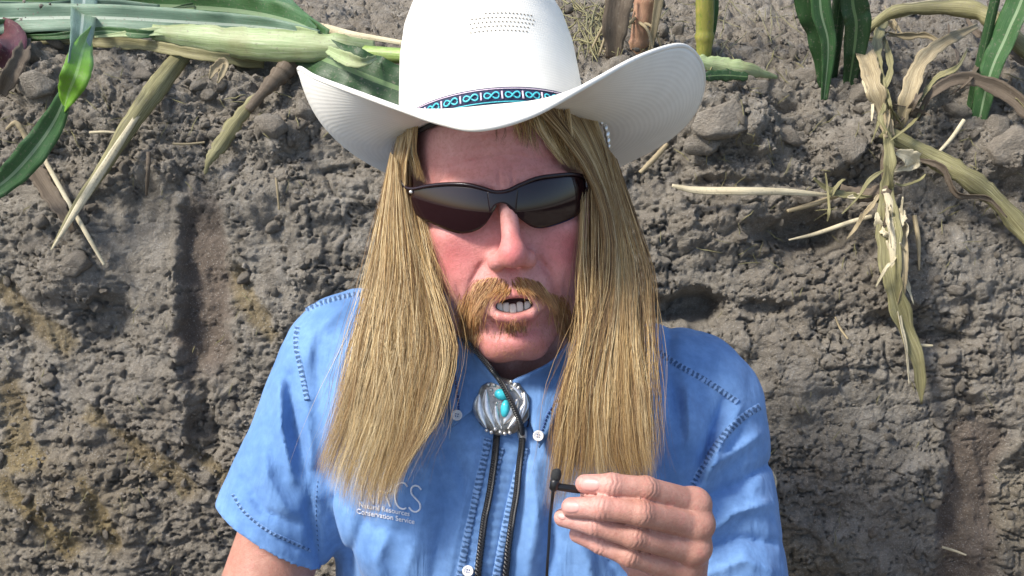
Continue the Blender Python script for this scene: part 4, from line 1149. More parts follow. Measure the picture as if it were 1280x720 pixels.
# sideburn and fringe at the forehead
add_hair(bundle([(0, 508, 138, 524, 140, 880, 872), (.5, 508, 185, 520, 188, 880, 876), (1, 512, 222, 532, 232, 886, 880)], None, 200, 13, 8, 30, .5, 8, wmin=.1, wmax=.22))
add_hair(bundle([(0, 656, 134, 712, 136, 856, 862), (.4, 668, 158, 716, 168, 862, 866), (1, 702, 205, 728, 220, 868, 872)], None, 380, 14, 8, 26, .6, 8, wmin=.1, wmax=.25))
add_hair(bundle([(0, 622, 140, 634, 140, 852, 852), (1, 618, 180, 630, 184, 852, 852)], None, 12, 15, 3, 4, .3, 8, wmin=.08, wmax=.16))
add_hair(bundle([(0, 640, 138, 668, 138, 854, 854), (1, 644, 176, 672, 198, 856, 856)], None, 80, 16, 3, 6, .8, 8, wmin=.1, wmax=.2))
# flyaways
add_hair(bundle([(0, 488, 190, 496, 200, 895, 890), (.4, 456, 350, 520, 360, 880, 866), (1, 396, 560, 520, 600, 846, 846)], None, 260, 17, 30, 260, .1, 16, 3, .09, .17, 4))
add_hair(bundle([(0, 748, 170, 772, 200, 900, 900), (.4, 786, 330, 818, 340, 890, 890), (1, 790, 560, 830, 600, 850, 850)], None, 240, 18, 26, 240, .1, 16, 3, .09, .17, 3))
add_hair(bundle([(0, 500, 240, 524, 250, 890, 880), (.5, 500, 360, 562, 372, 870, 870), (1, 470, 520, 556, 560, 846, 846)], None, 160, 19, 16, 160, .1, 14, 3, .09, .17, 4))
add_hair(bundle([(0, 726, 230, 750, 240, 880, 880), (.5, 722, 400, 752, 410, 866, 866), (1, 680, 600, 730, 640, 846, 846)], None, 140, 20, 16, 140, .1, 14, 3, .09, .17, 3))
# hair at the back of the head
def back_hair():
    r_ = np.random.RandomState(21); N, T = 1500, 12; a_ = r_.uniform(-1.85, 1.85, N); t_ = np.linspace(0, 1, T)[None]
    rr = 1 + r_.uniform(0, .1, (N, 1)); L = r_.uniform(230, 330, (N, 1))
    x = 74 * np.sin(a_)[:, None] * rr * (1 + .12 * t_); z = -8 - 96 * np.cos(a_)[:, None] * rr * (1 - .1 * t_); y = 50 - L * t_
    q = H(np.stack([x + 0 * t_, y, z + 0 * t_], -1))
    return ribbons(q, r_.uniform(.3, .6, N), 22)
add_hair(back_hair())
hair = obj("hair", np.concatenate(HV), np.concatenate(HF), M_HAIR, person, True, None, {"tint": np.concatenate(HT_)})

# moustache and soul patch: short hairs rooted on the lip
def whiskers(N, seed, gen, wmin, wmax, T=6):
    r_ = np.random.RandomState(seed); a_, dr, ln_ = gen(N, r_)
    d_, root = march(body_sdf, a_[:, 0], a_[:, 1], 760, 980, 46)
    nn_ = grad(body_sdf, root, 1.5); t_ = np.linspace(0, 1, T)
    dir3 = np.stack([dr[:, 0], -dr[:, 1], np.zeros(N)], 1); dir3 = norm(dir3 - nn_ * (dir3 * nn_).sum(1, keepdims=True) + nn_ * .38)
    g3 = np.array([0, -1.0, .1])
    P3 = root[:, None] + dir3[:, None] * (ln_[:, None] * t_[None])[..., None] + g3 * (ln_[:, None] * .22 * t_[None] ** 2)[..., None] + r_.normal(0, .35, (N, 1, 3)) * t_[None, :, None] * 2
    return ribbons(P3, r_.uniform(wmin, wmax, N), seed)
def gen_m(N, r_):
    side = np.where(r_.rand(N) < .5, -1, 1); s = r_.rand(N) ** .9; o_ = r_.normal(0, 1, N)
    cl = catmull([(637, 355), (620, 356), (603, 362), (591, 380), (586, 402), (588, 424)], 50); cr = catmull([(641, 355), (660, 356), (680, 362), (696, 374), (706, 396), (708, 414)], 50)
    k = s * 49; i = np.arange(50)
    cx = np.where(side < 0, np.interp(k, i, cl[:, 0]), np.interp(k, i, cr[:, 0])); cy = np.where(side < 0, np.interp(k, i, cl[:, 1]), np.interp(k, i, cr[:, 1]))
    w_ = np.interp(s, [0, .12, .4, .8, 1], [5, 8, 9, 7.5, 4.5])
    a_ = np.stack([cx + o_ * w_ * np.where(s > .45, 1, .5), cy + np.clip(o_, -1.3, 1.6) * w_ * np.where(s > .45, .3, .85)], 1)
    dr = np.stack([side * np.interp(s, [0, .25, .5, 1], [.25, .75, .45, -.05]) + r_.normal(0, .16, N), np.interp(s, [0, .3, .6, 1], [1, .8, 1, 1])], 1)
    return a_, dr, r_.uniform(6, 12.5, N) * np.interp(s, [0, .15, .5, 1], [.75, 1, 1.15, .95])
def gen_s(N, r_):
    a_ = np.stack([r_.normal(641, 9, N), r_.normal(408, 4.5, N)], 1); return a_, np.stack([r_.normal(0, .25, N), np.ones(N)], 1), r_.uniform(2.5, 6, N)
def gen_st(N, r_):
    a_ = np.stack([r_.uniform(585, 712, N), r_.uniform(385, 446, N)], 1); return a_, np.stack([r_.normal(0, .4, N), np.ones(N)], 1), r_.uniform(.8, 2, N)
t = NT("ginger_whiskers"); gi = t.n("ShaderNodeNewGeometry")
t.color(t.ramp(gi.outputs['Random Per Island'], [(0, (.17, .065, .022)), (.4, (.33, .145, .045)), (.8, (.47, .255, .09)), (1, (.62, .41, .19))])); t.set(Roughness=.45, Specular_IOR_Level=.4); M_WHISK = t.m
v, f, _ = whiskers(2100, 31, gen_m, .10, .22); obj("moustache", v, f, M_WHISK, person)
v, f, _ = whiskers(700, 33, gen_st, .05, .09); props(obj("stubble", v, f, M_WHISK, person), kind="stuff")
v, f, _ = whiskers(190, 32, gen_s, .1, .2); obj("soul_patch", v, f, M_WHISK, person)

# ============================================================ BOLO TIE
bolo = thing("bolo_tie", P(630, 560, 890), "bolo tie with silver and turquoise slide on black braided cords, at the man's collar", "bolo tie")
t = NT("braided_cord"); uv = t.n("ShaderNodeUVMap"); sp = t.n("ShaderNodeSeparateXYZ"); t.l(uv.outputs[0], sp.inputs[0])
br1 = t.math('SINE', t.math('ADD', t.math('MULTIPLY', sp.outputs[1], 420), t.math('MULTIPLY', sp.outputs[0], 12.566)))
t.color(t.mix(t.math('MULTIPLY', t.math('GREATER_THAN', br1, .975), .5), (.008, .008, .010), (.3, .29, .27))); t.set(Roughness=.38); t.bump(br1, .6, .0012); M_CORD = t.m
dsl = float(march(shirt_sdf, [628.], [508.], 760)[0][0])
SLC = P(628, 508, dsl - 13)
def cord(pts, r_, lift, n=60):
    c = catmull([q[:2] for q in pts], n); p3 = on_shirt(c, lift)
    v, f, uv_ = tube(p3, r_, 10); obj("cord", v, f, M_CORD, bolo, True, uv_)
cord([(621, 536), (618, 570), (611, 620), (603, 670), (594, 745)], 2.9, 3.6)
cord([(653, 548), (650, 580), (645, 620), (638, 665), (630, 745)], 2.7, 3.6)
p3 = PA(catmull([(580, 424, 894), (590, 433, 886), (602, 447, 882), (614, 461, 880), (624, 474, dsl - 21), (636, 496, dsl - 23), (646, 518, dsl - 22), (652, 534, dsl - 17), (653, 546, dsl - 9)], 60))
v, f, uv_ = tube(p3, 2.2, 10); obj("cord", v, f, M_CORD, bolo, True, uv_)
M_STONE = simple("turquoise_stone", (.06, .55, .62), .18, vary=.25, scale=160, bump=.08)
M_OX = simple("oxidised_silver", (.28, .27, .25), .42, .9, vary=.4, scale=200, bump=.5)
sl_ = rotm(8, -6, 0)
def SL(p): return SLC + np.asarray(p, float) @ sl_.T
a_ = np.arange(64) * 2 * np.pi / 64
rings = []
for q_, z_ in ((1.0, -3), (1.02, 0), (.97, 1.6), (.8, 3.0), (.5, 4.2), (.2, 4.8), (.01, 5.0)):
    wob_ = 1 + .03 * np.sin(a_ * 9)
    rings.append(np.stack([21.5 * q_ * np.cos(a_) * wob_, 22.5 * q_ * np.sin(a_) * wob_, np.full(64, z_)], 1))
slide = obj("slide", SL(np.concatenate(rings)), grid_faces(7, 64, True), M_OX, bolo)
def leaf_plate(pts_c, w0, name, mat, z0=4.2, zz=2.4):
    c = catmull(pts_c, 22); tn = norm(np.gradient(c, axis=0)); pr = np.stack([-tn[:, 1], tn[:, 0]], 1); u = np.linspace(-1, 1, 9)
    w_ = w0 * np.sin(np.linspace(.12, np.pi - .12, 22)) ** .7
    g = c[:, None] + pr[:, None] * (u[None, :, None] * w_[:, None, None])
    z = z0 + zz * (1 - np.abs(u[None]) ** 2.4) - .5 * np.exp(-(u[None] / .12) ** 2) - .006 * (g[..., 0] ** 2 + g[..., 1] ** 2) - 1.2 * np.abs(u[None])
    v = SL(np.stack([g[..., 0], g[..., 1], z], -1).reshape(-1, 3)); o_ = obj(name, v, grid_faces(22, 9)[:, ::-1], mat, slide)
    md_ = o_.modifiers.new("thick", 'SOLIDIFY'); md_.thickness = .0016; return o_
leaf_plate([(-17, 12), (-19, 0), (-15, -15)], 4.6, "silver_leaf", M_SILVER)
leaf_plate([(-11, 15), (-12.5, 0), (-8, -17)], 4.8, "silver_leaf", M_SILVER)
leaf_plate([(-5, 2), (-5.5, -8), (-3, -17)], 3.8, "silver_leaf", M_SILVER)
leaf_plate([(13, 4), (6, -6), (-1, -14)], 5.4, "silver_leaf", M_SILVER)
leaf_plate([(18, 0), (11, -10), (2, -18)], 3.8, "silver_leaf", M_SILVER)
leaf_plate([(19, 9), (18, -2), (12, -14)], 3.2, "silver_leaf", M_SILVER)
leaf_plate([(9, 16), (14, 10), (17, 3)], 3.2, "silver_leaf", M_SILVER)
v, f = blob((0, 0, 0), (5.6, 4.4, 3.6), 20, 12); obj("turquoise_stone", SL(v @ rotm(-22, 0, 0).T + np.array([.5, 9.5, 5.6])), f, M_STONE, slide)
v, f = blob((0, 0, 0), (3.6, 7.0, 3.4), 20, 12); obj("turquoise_stone", SL(v @ rotm(-14, 0, 0).T + np.array([2, -2, 6])), f, M_STONE, slide)
for x, y, r_ in ((-7, 14, 1.5), (-4, 17.5, 1.7), (-8.5, 18.5, 1.5), (1, 18, 1.5), (5.5, 16.5, 1.5), (-5, 9.5, 1.4), (-4, 3, 1.3), (9, 12, 1.5), (12.5, 16, 1.6), (9.5, 18.5, 1.4), (15, 13, 1.3), (7.5, 4, 1.3), (-8, -17, 1.7), (-11.5, -19, 1.7), (-4.5, -20, 1.7), (-1, -21.5, 1.7), (3, -21.5, 1.6), (-15, -17, 1.5)):
    v, f = blob(SL((x, y, 4.4 - .004 * (x * x + y * y))), (r_,) * 3, 10, 7); obj("silver_bead", v, f, M_SILVER, slide)
p3 = PA([(652, 536, dsl - 10), (652.5, 540, dsl - 9.5), (653, 545, dsl - 9), (653, 551, dsl - 8)])
v, f, _ = tube(p3, [3.6, 4.2, 4.0, 3.2], 14); obj("cord_ferrule", v, f, M_SILVER, bolo)

# ============================================================ LAPEL MICROPHONE
mic = thing("lapel_microphone", P(691, 625, 790), "small black lapel microphone with thin cable, held between the man's fingers", "microphone")
M_BLK = simple("black_plastic", (.012, .011, .011), .38, vary=.2)
M_FOAM = simple("mic_mesh", (.02, .02, .02), .8, vary=.4, scale=900, bump=.8)
p3 = PA([(696, 586, 776), (696, 588, 776), (695.5, 592, 776), (694.5, 598, 776), (694, 600, 776)]); v, f, _ = tube(p3, [1.5, 3.0, 3.5, 3.5, 2.8], 16); cap = obj("capsule", v, f, M_FOAM, mic)
p3 = PA([(694, 599, 776), (693.5, 603, 776), (692, 611, 776), (691.5, 614, 776)]); v, f, _ = tube(p3, [3.0, 3.3, 3.1, 1.6], 16); obj("body", v, f, M_BLK, mic)
p3 = PA([(690, 606, 777), (698, 608.5, 777), (715, 611, 779), (735, 613, 783), (756, 615, 788)]); v, f, _ = tube(p3, np.stack([[2.0, 2.5, 2.6, 2.6, 2.4], [2.2, 2.6, 2.8, 2.8, 2.6]], 1), 10, True, (0, 0, 1.)); obj("clip", v, f, M_BLK, mic)
p3 = PA(catmull([(691.5, 613, 776), (690, 628, 780), (687.5, 650, 800), (686, 680, 830), (684, 710, 855), (682, 760, 870)], 40)); v, f, _ = tube(p3, 1.15, 8); obj("cable", v, f, M_BLK, mic)
# ============================================================ CORN PLANTS AND DRY STALKS ON THE BANK
def leaf_mat(name, cols, mid, rib=True, rough=.42, streak=70):
    t = NT(name); uv = t.n("ShaderNodeUVMap"); mp = t.n("ShaderNodeMapping"); mp.inputs['Scale'].default_value = (streak, 1.2, 1); t.l(uv.outputs[0], mp.inputs[0])
    v = t.coord(); st = t.noise(mp.outputs[0], 1.0, 5, .75); big = t.noise(v, 24, 4, .6)
    c = t.ramp(st, [(.3, cols[0]), (.52, cols[1]), (.74, cols[2])])
    c = t.mix(t.math('MULTIPLY', t.ramp(big, [(.45, (0, 0, 0)), (.7, (1, 1, 1))]), .5), c, cols[3])
    if rib:
        sp = t.n("ShaderNodeSeparateXYZ"); t.l(uv.outputs[0], sp.inputs[0])
        e = t.math('ABSOLUTE', t.math('SUBTRACT', sp.outputs[0], .5))
        c = t.mix(t.math('LESS_THAN', e, .055), c, mid)
    c = t.mix(t.ramp(t.noise(v, 300, 3), [(.58, (0, 0, 0)), (.72, (.6, .6, .6))]), c, (.2, .17, .13))
    t.color(c); t.set(Roughness=rough, Specular_IOR_Level=.4)
    t.bump(st, .5, .0012); return t.m
M_GREEN = leaf_mat("corn_leaf_green", ((.022, .07, .022), (.05, .125, .04), (.13, .22, .09), (.035, .085, .03)), (.22, .31, .17))
M_PALE = leaf_mat("corn_leaf_pale", ((.07, .14, .09), (.17, .26, .18), (.38, .46, .36), (.08, .15, .09)), (.45, .52, .42))
M_BRIGHT = leaf_mat("corn_leaf_bright", ((.10, .24, .02), (.16, .34, .03), (.22, .42, .06), (.10, .22, .02)), (.25, .42, .12))
M_DKGRN = leaf_mat("corn_leaf_dark", ((.014, .042, .013), (.026, .068, .02), (.05, .105, .035), (.018, .05, .015)), (.13, .21, .08))
M_STALK = leaf_mat("corn_stalk_green", ((.16, .25, .05), (.27, .38, .09), (.40, .50, .20), (.19, .25, .07)), (.4, .5, .2), False, .4, 16)
M_SHEATH = leaf_mat("corn_sheath", ((.18, .26, .10), (.33, .40, .20), (.50, .55, .36), (.22, .20, .09)), (.5, .5, .3), False, .5, 16)
M_DRY = leaf_mat("dry_leaf", ((.14, .105, .06), (.36, .29, .17), (.60, .52, .35), (.20, .16, .09)), (.5, .45, .3), False, .7, 20)
M_DRYG = leaf_mat("dry_leaf_olive", ((.085, .07, .035), (.24, .22, .10), (.46, .43, .25), (.14, .125, .06)), (.4, .4, .2), False, .65, 20)
M_STRAW2 = leaf_mat("pale_straw", ((.42, .36, .22), (.60, .53, .36), (.72, .66, .50), (.40, .33, .2)), (.6, .5, .3), False, .6, 10)
M_BROWN = leaf_mat("brown_stalk", ((.07, .05, .035), (.13, .10, .07), (.20, .16, .11), (.09, .07, .05)), (.2, .2, .1), False, .8, 14)
M_RED = leaf_mat("red_stalk", ((.30, .14, .09), (.42, .24, .15), (.50, .36, .22), (.32, .20, .11)), (.4, .3, .2), False, .6, 14)
M_PURPLE = leaf_mat("maroon_husk", ((.045, .012, .016), (.09, .02, .03), (.14, .05, .05), (.05, .02, .02)), (.1, .05, .05), False, .5, 18)
M_YEL = leaf_mat("yellow_green_stalk", ((.16, .20, .03), (.30, .28, .06), (.42, .30, .10), (.10, .20, .04)), (.3, .3, .1), False, .45, 14)

def ribbon(name, pts, mat, parent, fold=.25, twist=None, n=60, ragged=0.0, seed=0, across=7, thick=.0007, curl=0.0, ripple=0.0):
    """pts: (survey xyz..., half width mm); a leaf blade with a folded midrib"""
    pts = np.asarray(pts, float); c = catmull(pts, n); ctr, w_ = c[:, :3], np.maximum(c[:, 3], .15)
    tn = tangents(ctr); view = norm(-ctr); side = norm(np.cross(tn, view)); up = np.cross(side, tn); up *= np.sign((up * view).sum(1, keepdims=True))
    s = np.linspace(0, 1, n)
    an = np.zeros(n) if twist is None else np.interp(s, np.linspace(0, 1, len(twist)), [R(a_) for a_ in twist])
    an = np.convolve(np.pad(an, 3, mode='edge'), np.ones(7) / 7, 'valid')
    sd = side * np.cos(an)[:, None] + up * np.sin(an)[:, None]; nu = -side * np.sin(an)[:, None] + up * np.cos(an)[:, None]
    u = np.linspace(-1, 1, across)
    rg = 1 + (ragged + .05) * fbm(np.stack([s * 14 + seed * 7.7, s * 0 + seed], -1), 3, seed)
    ripple = ripple + .05; rp = ripple * np.sin(s * 38 + 2 * fbm(np.stack([s * 5, s * 0 + seed], -1), 2, seed))[:, None] * np.abs(u)[None] ** 2
    wd = w_[:, None] * rg[:, None]
    v = ctr[:, None] + sd[:, None] * (u[None] * wd)[..., None] + nu[:, None] * (wd * (fold * np.abs(u)[None] + curl * u[None] ** 2) + rp * w_[:, None])[..., None]
    uv = np.stack([np.tile((u + 1) / 2, n), np.repeat(s * np.linalg.norm(np.diff(ctr, axis=0), axis=1).sum() / 60, across)], 1)
    o = obj(name, v.reshape(-1, 3), grid_faces(n, across), mat, parent, True, uv)
    md = o.modifiers.new("thick", 'SOLIDIFY'); md.thickness = thick; md.offset = 0
    return o
def B(pts, lift=6, ws=None):
    """(px, py, half width px[, lift]) on the bank -> xyz + width mm"""
    out_ = []
    for p in pts:
        d = bank_d(p[0], p[1], 2) - (p[3] if len(p) > 3 else lift) - p[2] * .3
        q = P(p[0], p[1], d); out_.append((*q, p[2] * d / FPX))
    return smooth_d(np.array(out_))
def smooth_d(a_):
    """stiff stems do not follow every lump: lift the depth to a smooth line"""
    d = -a_[:, 2].copy(); m = d.copy()
    for k in range(len(d)):
        for i in range(len(d)):
            for j in range(i, len(d)):
                if i <= k <= j and j > i:
                    t_ = (k - i) / (j - i); m[k] = min(m[k], d[i] * (1 - t_) + d[j] * t_ + 8)
    sc = (m / d)[:, None]; r_ = a_.copy(); r_[:, :3] = a_[:, :3] * sc; return r_
def stem(name, pts, mat, parent, n=50, nodes=(), sides=12, flat=1.0, rough=0.0, seed=0):
    c = catmull(pts, n); s = np.linspace(0, 1, n); r_ = c[:, 3] * (1 + rough * fbm(np.stack([s * 16 + seed, s * 0], -1), 3, seed))
    for k in nodes: r_ = r_ * (1 + .22 * np.exp(-((s - k) / .012) ** 2))
    rr = np.stack([r_ * flat, r_], 1)
    v, f, uv_ = tube(c[:, :3], rr, sides, True, (0.02, .03, 1.)); uv_[:, 1] *= np.linalg.norm(np.diff(c[:, :3], axis=0), axis=1).sum() / 60
    return obj(name, v, f, mat, parent, True, uv_)
def plant(name, px, py, label, cat, group=None): return thing(name, P(px, py, bank_d(px, py)), label, cat, group)

# fallen green corn plant along the top left
g = plant("fallen_corn_plant", 300, 60, "fallen green corn plant lying across the top of the bank, left of the hat", "corn plant")
stem("stalk", B([(560, 72, 10), (505, 70, 10), (440, 66, 11), (330, 56, 12), (215, 42, 10)], 38), M_STALK, g, nodes=(.12, .5, .8))
ribbon("sheath", B([(470, 62, 12, 64), (420, 60, 17, 66), (330, 56, 19, 66), (250, 48, 17, 64), (188, 40, 9, 60)]), M_SHEATH, g, -.5, ragged=.12, seed=1)
ribbon("leaf", B([(410, 45, 8, 38), (360, 26, 20, 42), (300, 14, 24, 42), (220, 8, 22, 42), (120, 6, 20, 40), (-40, 2, 16, 38)]), M_GREEN, g, .2, [0, 15, 0], seed=2, ripple=.15)
ribbon("leaf", B([(400, 44, 6, 44), (330, 34, 12, 46), (240, 28, 15, 46), (120, 22, 15, 46), (0, 24, 18, 46), (-60, 26, 14, 44)]), M_PALE, g, .25, [0, 10, -10, 0], seed=3, ripple=.1)
ribbon("leaf", B([(395, 40, 6, 36), (350, 18, 24, 44), (300, -2, 26, 46), (230, -14, 22, 46), (150, -30, 16, 46)]), M_GREEN, g, .15, [0, -20, 10], seed=4, ripple=.1)
ribbon("leaf", B([(300, 30, 6, 30), (200, 24, 14, 34), (100, 32, 14, 36), (0, 38, 15, 36), (-50, 40, 12, 36)]), M_GREEN, g, .3, [0, 20], seed=5)
ribbon("leaf", B([(200, 14, 8, 40), (120, 10, 12, 50), (60, 16, 14, 52), (-40, 12, 12, 50)]), M_PALE, g, .25, [0, 15], seed=14)
ribbon("leaf", B([(345, 50, 8, 40), (385, 66, 20, 38), (430, 84, 28, 34), (480, 104, 28, 30), (560, 132, 20, 26)]), M_DKGRN, g, .12, [0, 8, 0], seed=6, ripple=.1)
ribbon("leaf", B([(420, 88, 5, 20), (455, 100, 18, 22), (505, 112, 22, 22), (560, 118, 18, 22)]), M_GREEN, g, .2, [0, -15], seed=7)
ribbon("husk", B([(352, 28, 3, 70), (400, 34, 5, 70), (440, 43, 4, 68), (505, 54, 3, 66), (545, 62, 3, 60)]), M_STRAW2, g, -.3, seed=8)
ribbon("husk", B([(410, 62, 4, 76), (430, 72, 8, 78), (452, 78, 6, 76), (470, 72, 3, 70)]), M_SHEATH, g, .5, seed=9, ragged=.2)
ribbon("dry_leaf", B([(330, 80, 6, 4), (260, 70, 7, 4), (180, 56, 7, 6), (100, 48, 8, 8), (20, 44, 8, 8)]), M_DRYG, g, .3, ragged=.35, seed=10)
rs4 = np.random.RandomState(5)
for k in range(9):
    y0, x0 = rs4.uniform(2, 42), rs4.uniform(250, 410); L_ = rs4.uniform(140, 330); w0 = rs4.uniform(3, 8); dy = rs4.uniform(-.07, .05)
    pts = [(x0 - L_ * s_, y0 + dy * L_ * s_ + rs4.normal(0, 3) + 8 * (1 - s_) * (y0 < 30), w0 * q_, rs4.uniform(54, 74)) for s_, q_ in ((0, .3), (.25, 1), (.5, 1.1), (.75, .8), (1, .15))]
    ribbon("leaf_strip", B(pts), (M_PALE, M_GREEN, M_SHEATH, M_DKGRN)[k % 4], g, .3, [0, rs4.uniform(-35, 35), rs4.uniform(-35, 35)], ragged=.15, seed=90 + k)
g = plant("corn_leaf", 70, 150, "long twisted green corn leaf hanging down the left edge of the bank", "corn leaf")
ribbon("blade", B([(112, -60, 15, 150), (106, -10, 16, 150), (101, 40, 15, 140), (92, 74, 11, 120), (82, 104, 3, 100)]), M_PALE, g, .2, [0, 10, 30, 62], seed=11)
ribbon("blade", B([(114, 34, 2, 138), (104, 60, 12, 130), (96, 90, 17, 110), (86, 116, 13, 92), (80, 138, 4, 76)]), M_BRIGHT, g, .25, [50, 20, 0, -20, -60], seed=12)
ribbon("blade", B([(92, 88, 4, 100), (80, 125, 10, 80), (64, 158, 15, 62), (36, 196, 17, 50), (4, 228, 14, 48), (-40, 256, 10, 44)]), M_GREEN, g, .3, [-40, -10, 0, 10], seed=13)
# dry pieces on the left
def dry(name, pts, mat, label, cat, lift=8, kind='ribbon', **kw):
    q = B(pts, lift); gg = plant(name, pts[0][0], pts[0][1], label, cat)
    (ribbon if kind == 'ribbon' else stem)("blade" if kind == 'ribbon' else "stalk", q, mat, gg, **kw); return gg
dg = dry("dry_corn_stalk", [(240, 58, 8), (216, 84, 12), (190, 118, 13), (160, 160, 11), (128, 212, 8), (96, 258, 6), (64, 312, 1)], M_DRYG, "tan tapering dry corn stalk pointing down left under the fallen green plant", "dry stalk", 18, fold=-.45, ragged=.1, seed=20)
ribbon("peeled_strip", B([(176, 138, 3, 24), (146, 184, 4.5, 24), (110, 240, 5, 24), (64, 313, 1, 24)], 22), M_STRAW2, dg, -.3, seed=21)
dg = dry("dry_corn_stalk", [(372, 72, 11), (352, 92, 13), (332, 112, 8), (310, 138, 5)], M_BROWN, "short dark brown stalk with an olive frayed end, left of the hat brim", "dry stalk", 10, 'stem', rough=.3, seed=3)
ribbon("frayed_end", B([(330, 112, 4, 10), (300, 146, 9, 10), (278, 178, 8, 10), (262, 200, 6, 10), (256, 218, 1, 10)]), M_DRYG, dg, -.4, ragged=.4, seed=22)
dg = dry("dry_leaf", [(38, 200, 5), (56, 232, 12), (76, 262, 9), (92, 290, 3)], M_BROWN, "grey brown withered leaf under the hanging green leaf", "dry leaf", 8, fold=.3, ragged=.3, seed=23)
dry("straw", [(56, 200, 3), (84, 250, 3.2), (108, 292, 3), (131, 332, 2)], M_STRAW2, "thin pale straw slanting down right below the hanging green leaf", "straw", 12, 'stem')
dry("straw", [(8, 162, 2), (20, 154, 3.4), (32, 170, 4), (42, 196, 3)], M_DRY, "bent straw at the left edge above the hanging green leaf", "straw", 10, 'stem', rough=.2)
dry("straw", [(112, 166, 2), (130, 165, 2), (144, 166, 1.6)], M_STRAW2, "tiny level straw between the hanging green leaf and the tapering stalk", "straw", 6, 'stem', sides=6)
dry("straw", [(216, 180, 1.6), (236, 180, 1.6), (256, 178, 1.4)], M_DRY, "tiny level straw right of the tapering dry stalk", "straw", 6, 'stem', sides=6)
dry("straw", [(345, 222, 1.6), (347, 240, 1.6), (349, 262, 1.4)], M_DRY, "small upright straw stuck in the bank left of the blond hair", "straw", 6, 'stem', sides=6)
dry("straw", [(186, 190, 3), (185, 215, 2.6), (183, 244, 1.4)], M_BROWN, "grey upright root end left of the smooth groove in the bank", "root", 6, 'stem', rough=.3)
dry("dry_leaf", [(262, 98, 2), (270, 84, 6), (282, 80, 5), (272, 104, 2)], M_DRY, "small crumpled tan leaf under the fallen green plant", "dry leaf", 10, fold=.4, ragged=.4, seed=24)
g = plant("corn_husk", 12, 80, "dark maroon corn husk with a grey dry flap at the left edge", "husk")
ribbon("husk_leaf", B([(-14, 34, 12, 24), (10, 44, 18, 26), (14, 62, 16, 26), (0, 84, 12, 20)]), M_PURPLE, g, .3, seed=25)
ribbon("dry_flap", B([(34, 48, 4, 30), (28, 66, 9, 30), (16, 90, 11, 26), (2, 118, 6, 20)]), M_BROWN, g, .4, ragged=.2, seed=26)

# standing corn along the field edge, top right
def grow(px, py, up):
    """offsets (dx, dy, dz metres, half width mm) above a root point on the ground"""
    b = W(P(px, py, bank_d(px, py, 1)))
    return np.array([(*WI(b + np.array(u[:3])), u[3]) for u in up])
g = plant("corn_stump", 797, 55, "tan and reddish corn stalk base behind the hat crown on the right", "corn plant")
stem("stalk", grow(797, 58, [(0, 0, -.02, 10), (.004, 0, .03, 13), (.014, .01, .09, 14), (.035, .02, .2, 13), (.06, .03, .5, 11), (.07, .04, .9, 8)]), M_RED, g, nodes=(.1, .3), rough=.06)
ribbon("dry_leaf", grow(768, 62, [(0, 0, -.01, 9), (0, -.005, .04, 16), (.01, 0, .09, 17), (.03, 0, .2, 12), (.02, -.02, .4, 4)]), M_BROWN, g, .3, ragged=.1, seed=31)
ribbon("dry_leaf", grow(812, 60, [(0, -.005, -.01, 2), (.005, -.01, .04, 5), (.012, -.01, .10, 6), (.03, 0, .2, 4)]), M_DRY, g, .3, seed=32)
for k, (dx, dy, l_) in enumerate(((-.045, -.02, .03), (-.03, -.04, .035), (.02, -.04, .03), (.035, -.02, .03), (-.06, .0, .045), (-.052, -.035, .06))):
    stem("brace_root", grow(795, 56, [(dx * .1, dy * .1, l_, 2.2), (dx * .6, dy * .7, l_ * .75, 2.0), (dx, dy, -.012, 1.5)]), M_DRY, g, 16, sides=7)
g = plant("corn_plant", 880, 72, "thin yellow green corn stalk standing right of the hat", "corn plant")
stem("stalk", grow(880, 74, [(0, 0, -.02, 8), (-.002, 0, .04, 11), (-.006, 0, .10, 11), (-.012, .01, .3, 10), (0, .02, .8, 8)]), M_YEL, g, nodes=(.2,))
ribbon("leaf", grow(886, 66, [(0, -.003, 0, 2), (.002, -.006, .05, 5), (-.002, -.004, .1, 5), (-.01, 0, .2, 4)]), M_GREEN, g, .3, seed=33)
g = plant("corn_plant", 1040, 100, "dark green broad leaved young corn plant standing at the field edge", "corn plant")
ribbon("leaf", grow(1034, 102, [(0, 0, -.02, 5), (-.012, 0, .05, 15), (-.034, -.005, .11, 21), (-.06, -.01, .2, 20), (-.12, -.03, .4, 8)]), M_DKGRN, g, .35, [10, 25, 10], seed=34, ripple=.1)
ribbon("leaf", grow(1030, 104, [(0, -.008, -.02, 4), (-.004, -.012, .05, 9), (-.02, -.014, .10, 12), (-.03, -.01, .2, 10)]), M_GREEN, g, .35, [-20, -10], seed=35)
ribbon("leaf", grow(1062, 98, [(0, 0, -.02, 6), (.0, 0, .06, 17), (-.012, -.004, .11, 17), (-.02, -.01, .25, 12)]), M_DKGRN, g, .3, [-15, -30, -10], seed=36)
stem("stalk", grow(1044, 98, [(0, .02, -.02, 8), (0, .02, .1, 9), (0, .02, .5, 7)]), M_DKGRN, g)
g = plant("corn_plant", 1225, 140, "single upright green corn leaf at the right edge behind the dead plant", "corn plant")
ribbon("leaf", grow(1225, 142, [(0, 0, -.02, 9), (.004, 0, .05, 13), (.016, 0, .10, 16), (.03, 0, .17, 15), (.05, -.01, .4, 6)]), M_GREEN, g, .35, [10, 30, 20], seed=37)
stem("stalk", grow(1221, 140, [(-.006, .01, -.02, 5), (0, .012, .08, 6), (.012, .012, .3, 5)]), M_DKGRN, g)
g = plant("husk_piece", 920, 88, "pale yellow green torn husk lying on a clod right of the hat brim", "husk")
ribbon("husk_leaf", B([(868, 76, 8, 14), (900, 82, 11, 16), (936, 88, 9, 16), (972, 97, 2, 12)]), M_SHEATH, g, -.4, ragged=.25, seed=38)
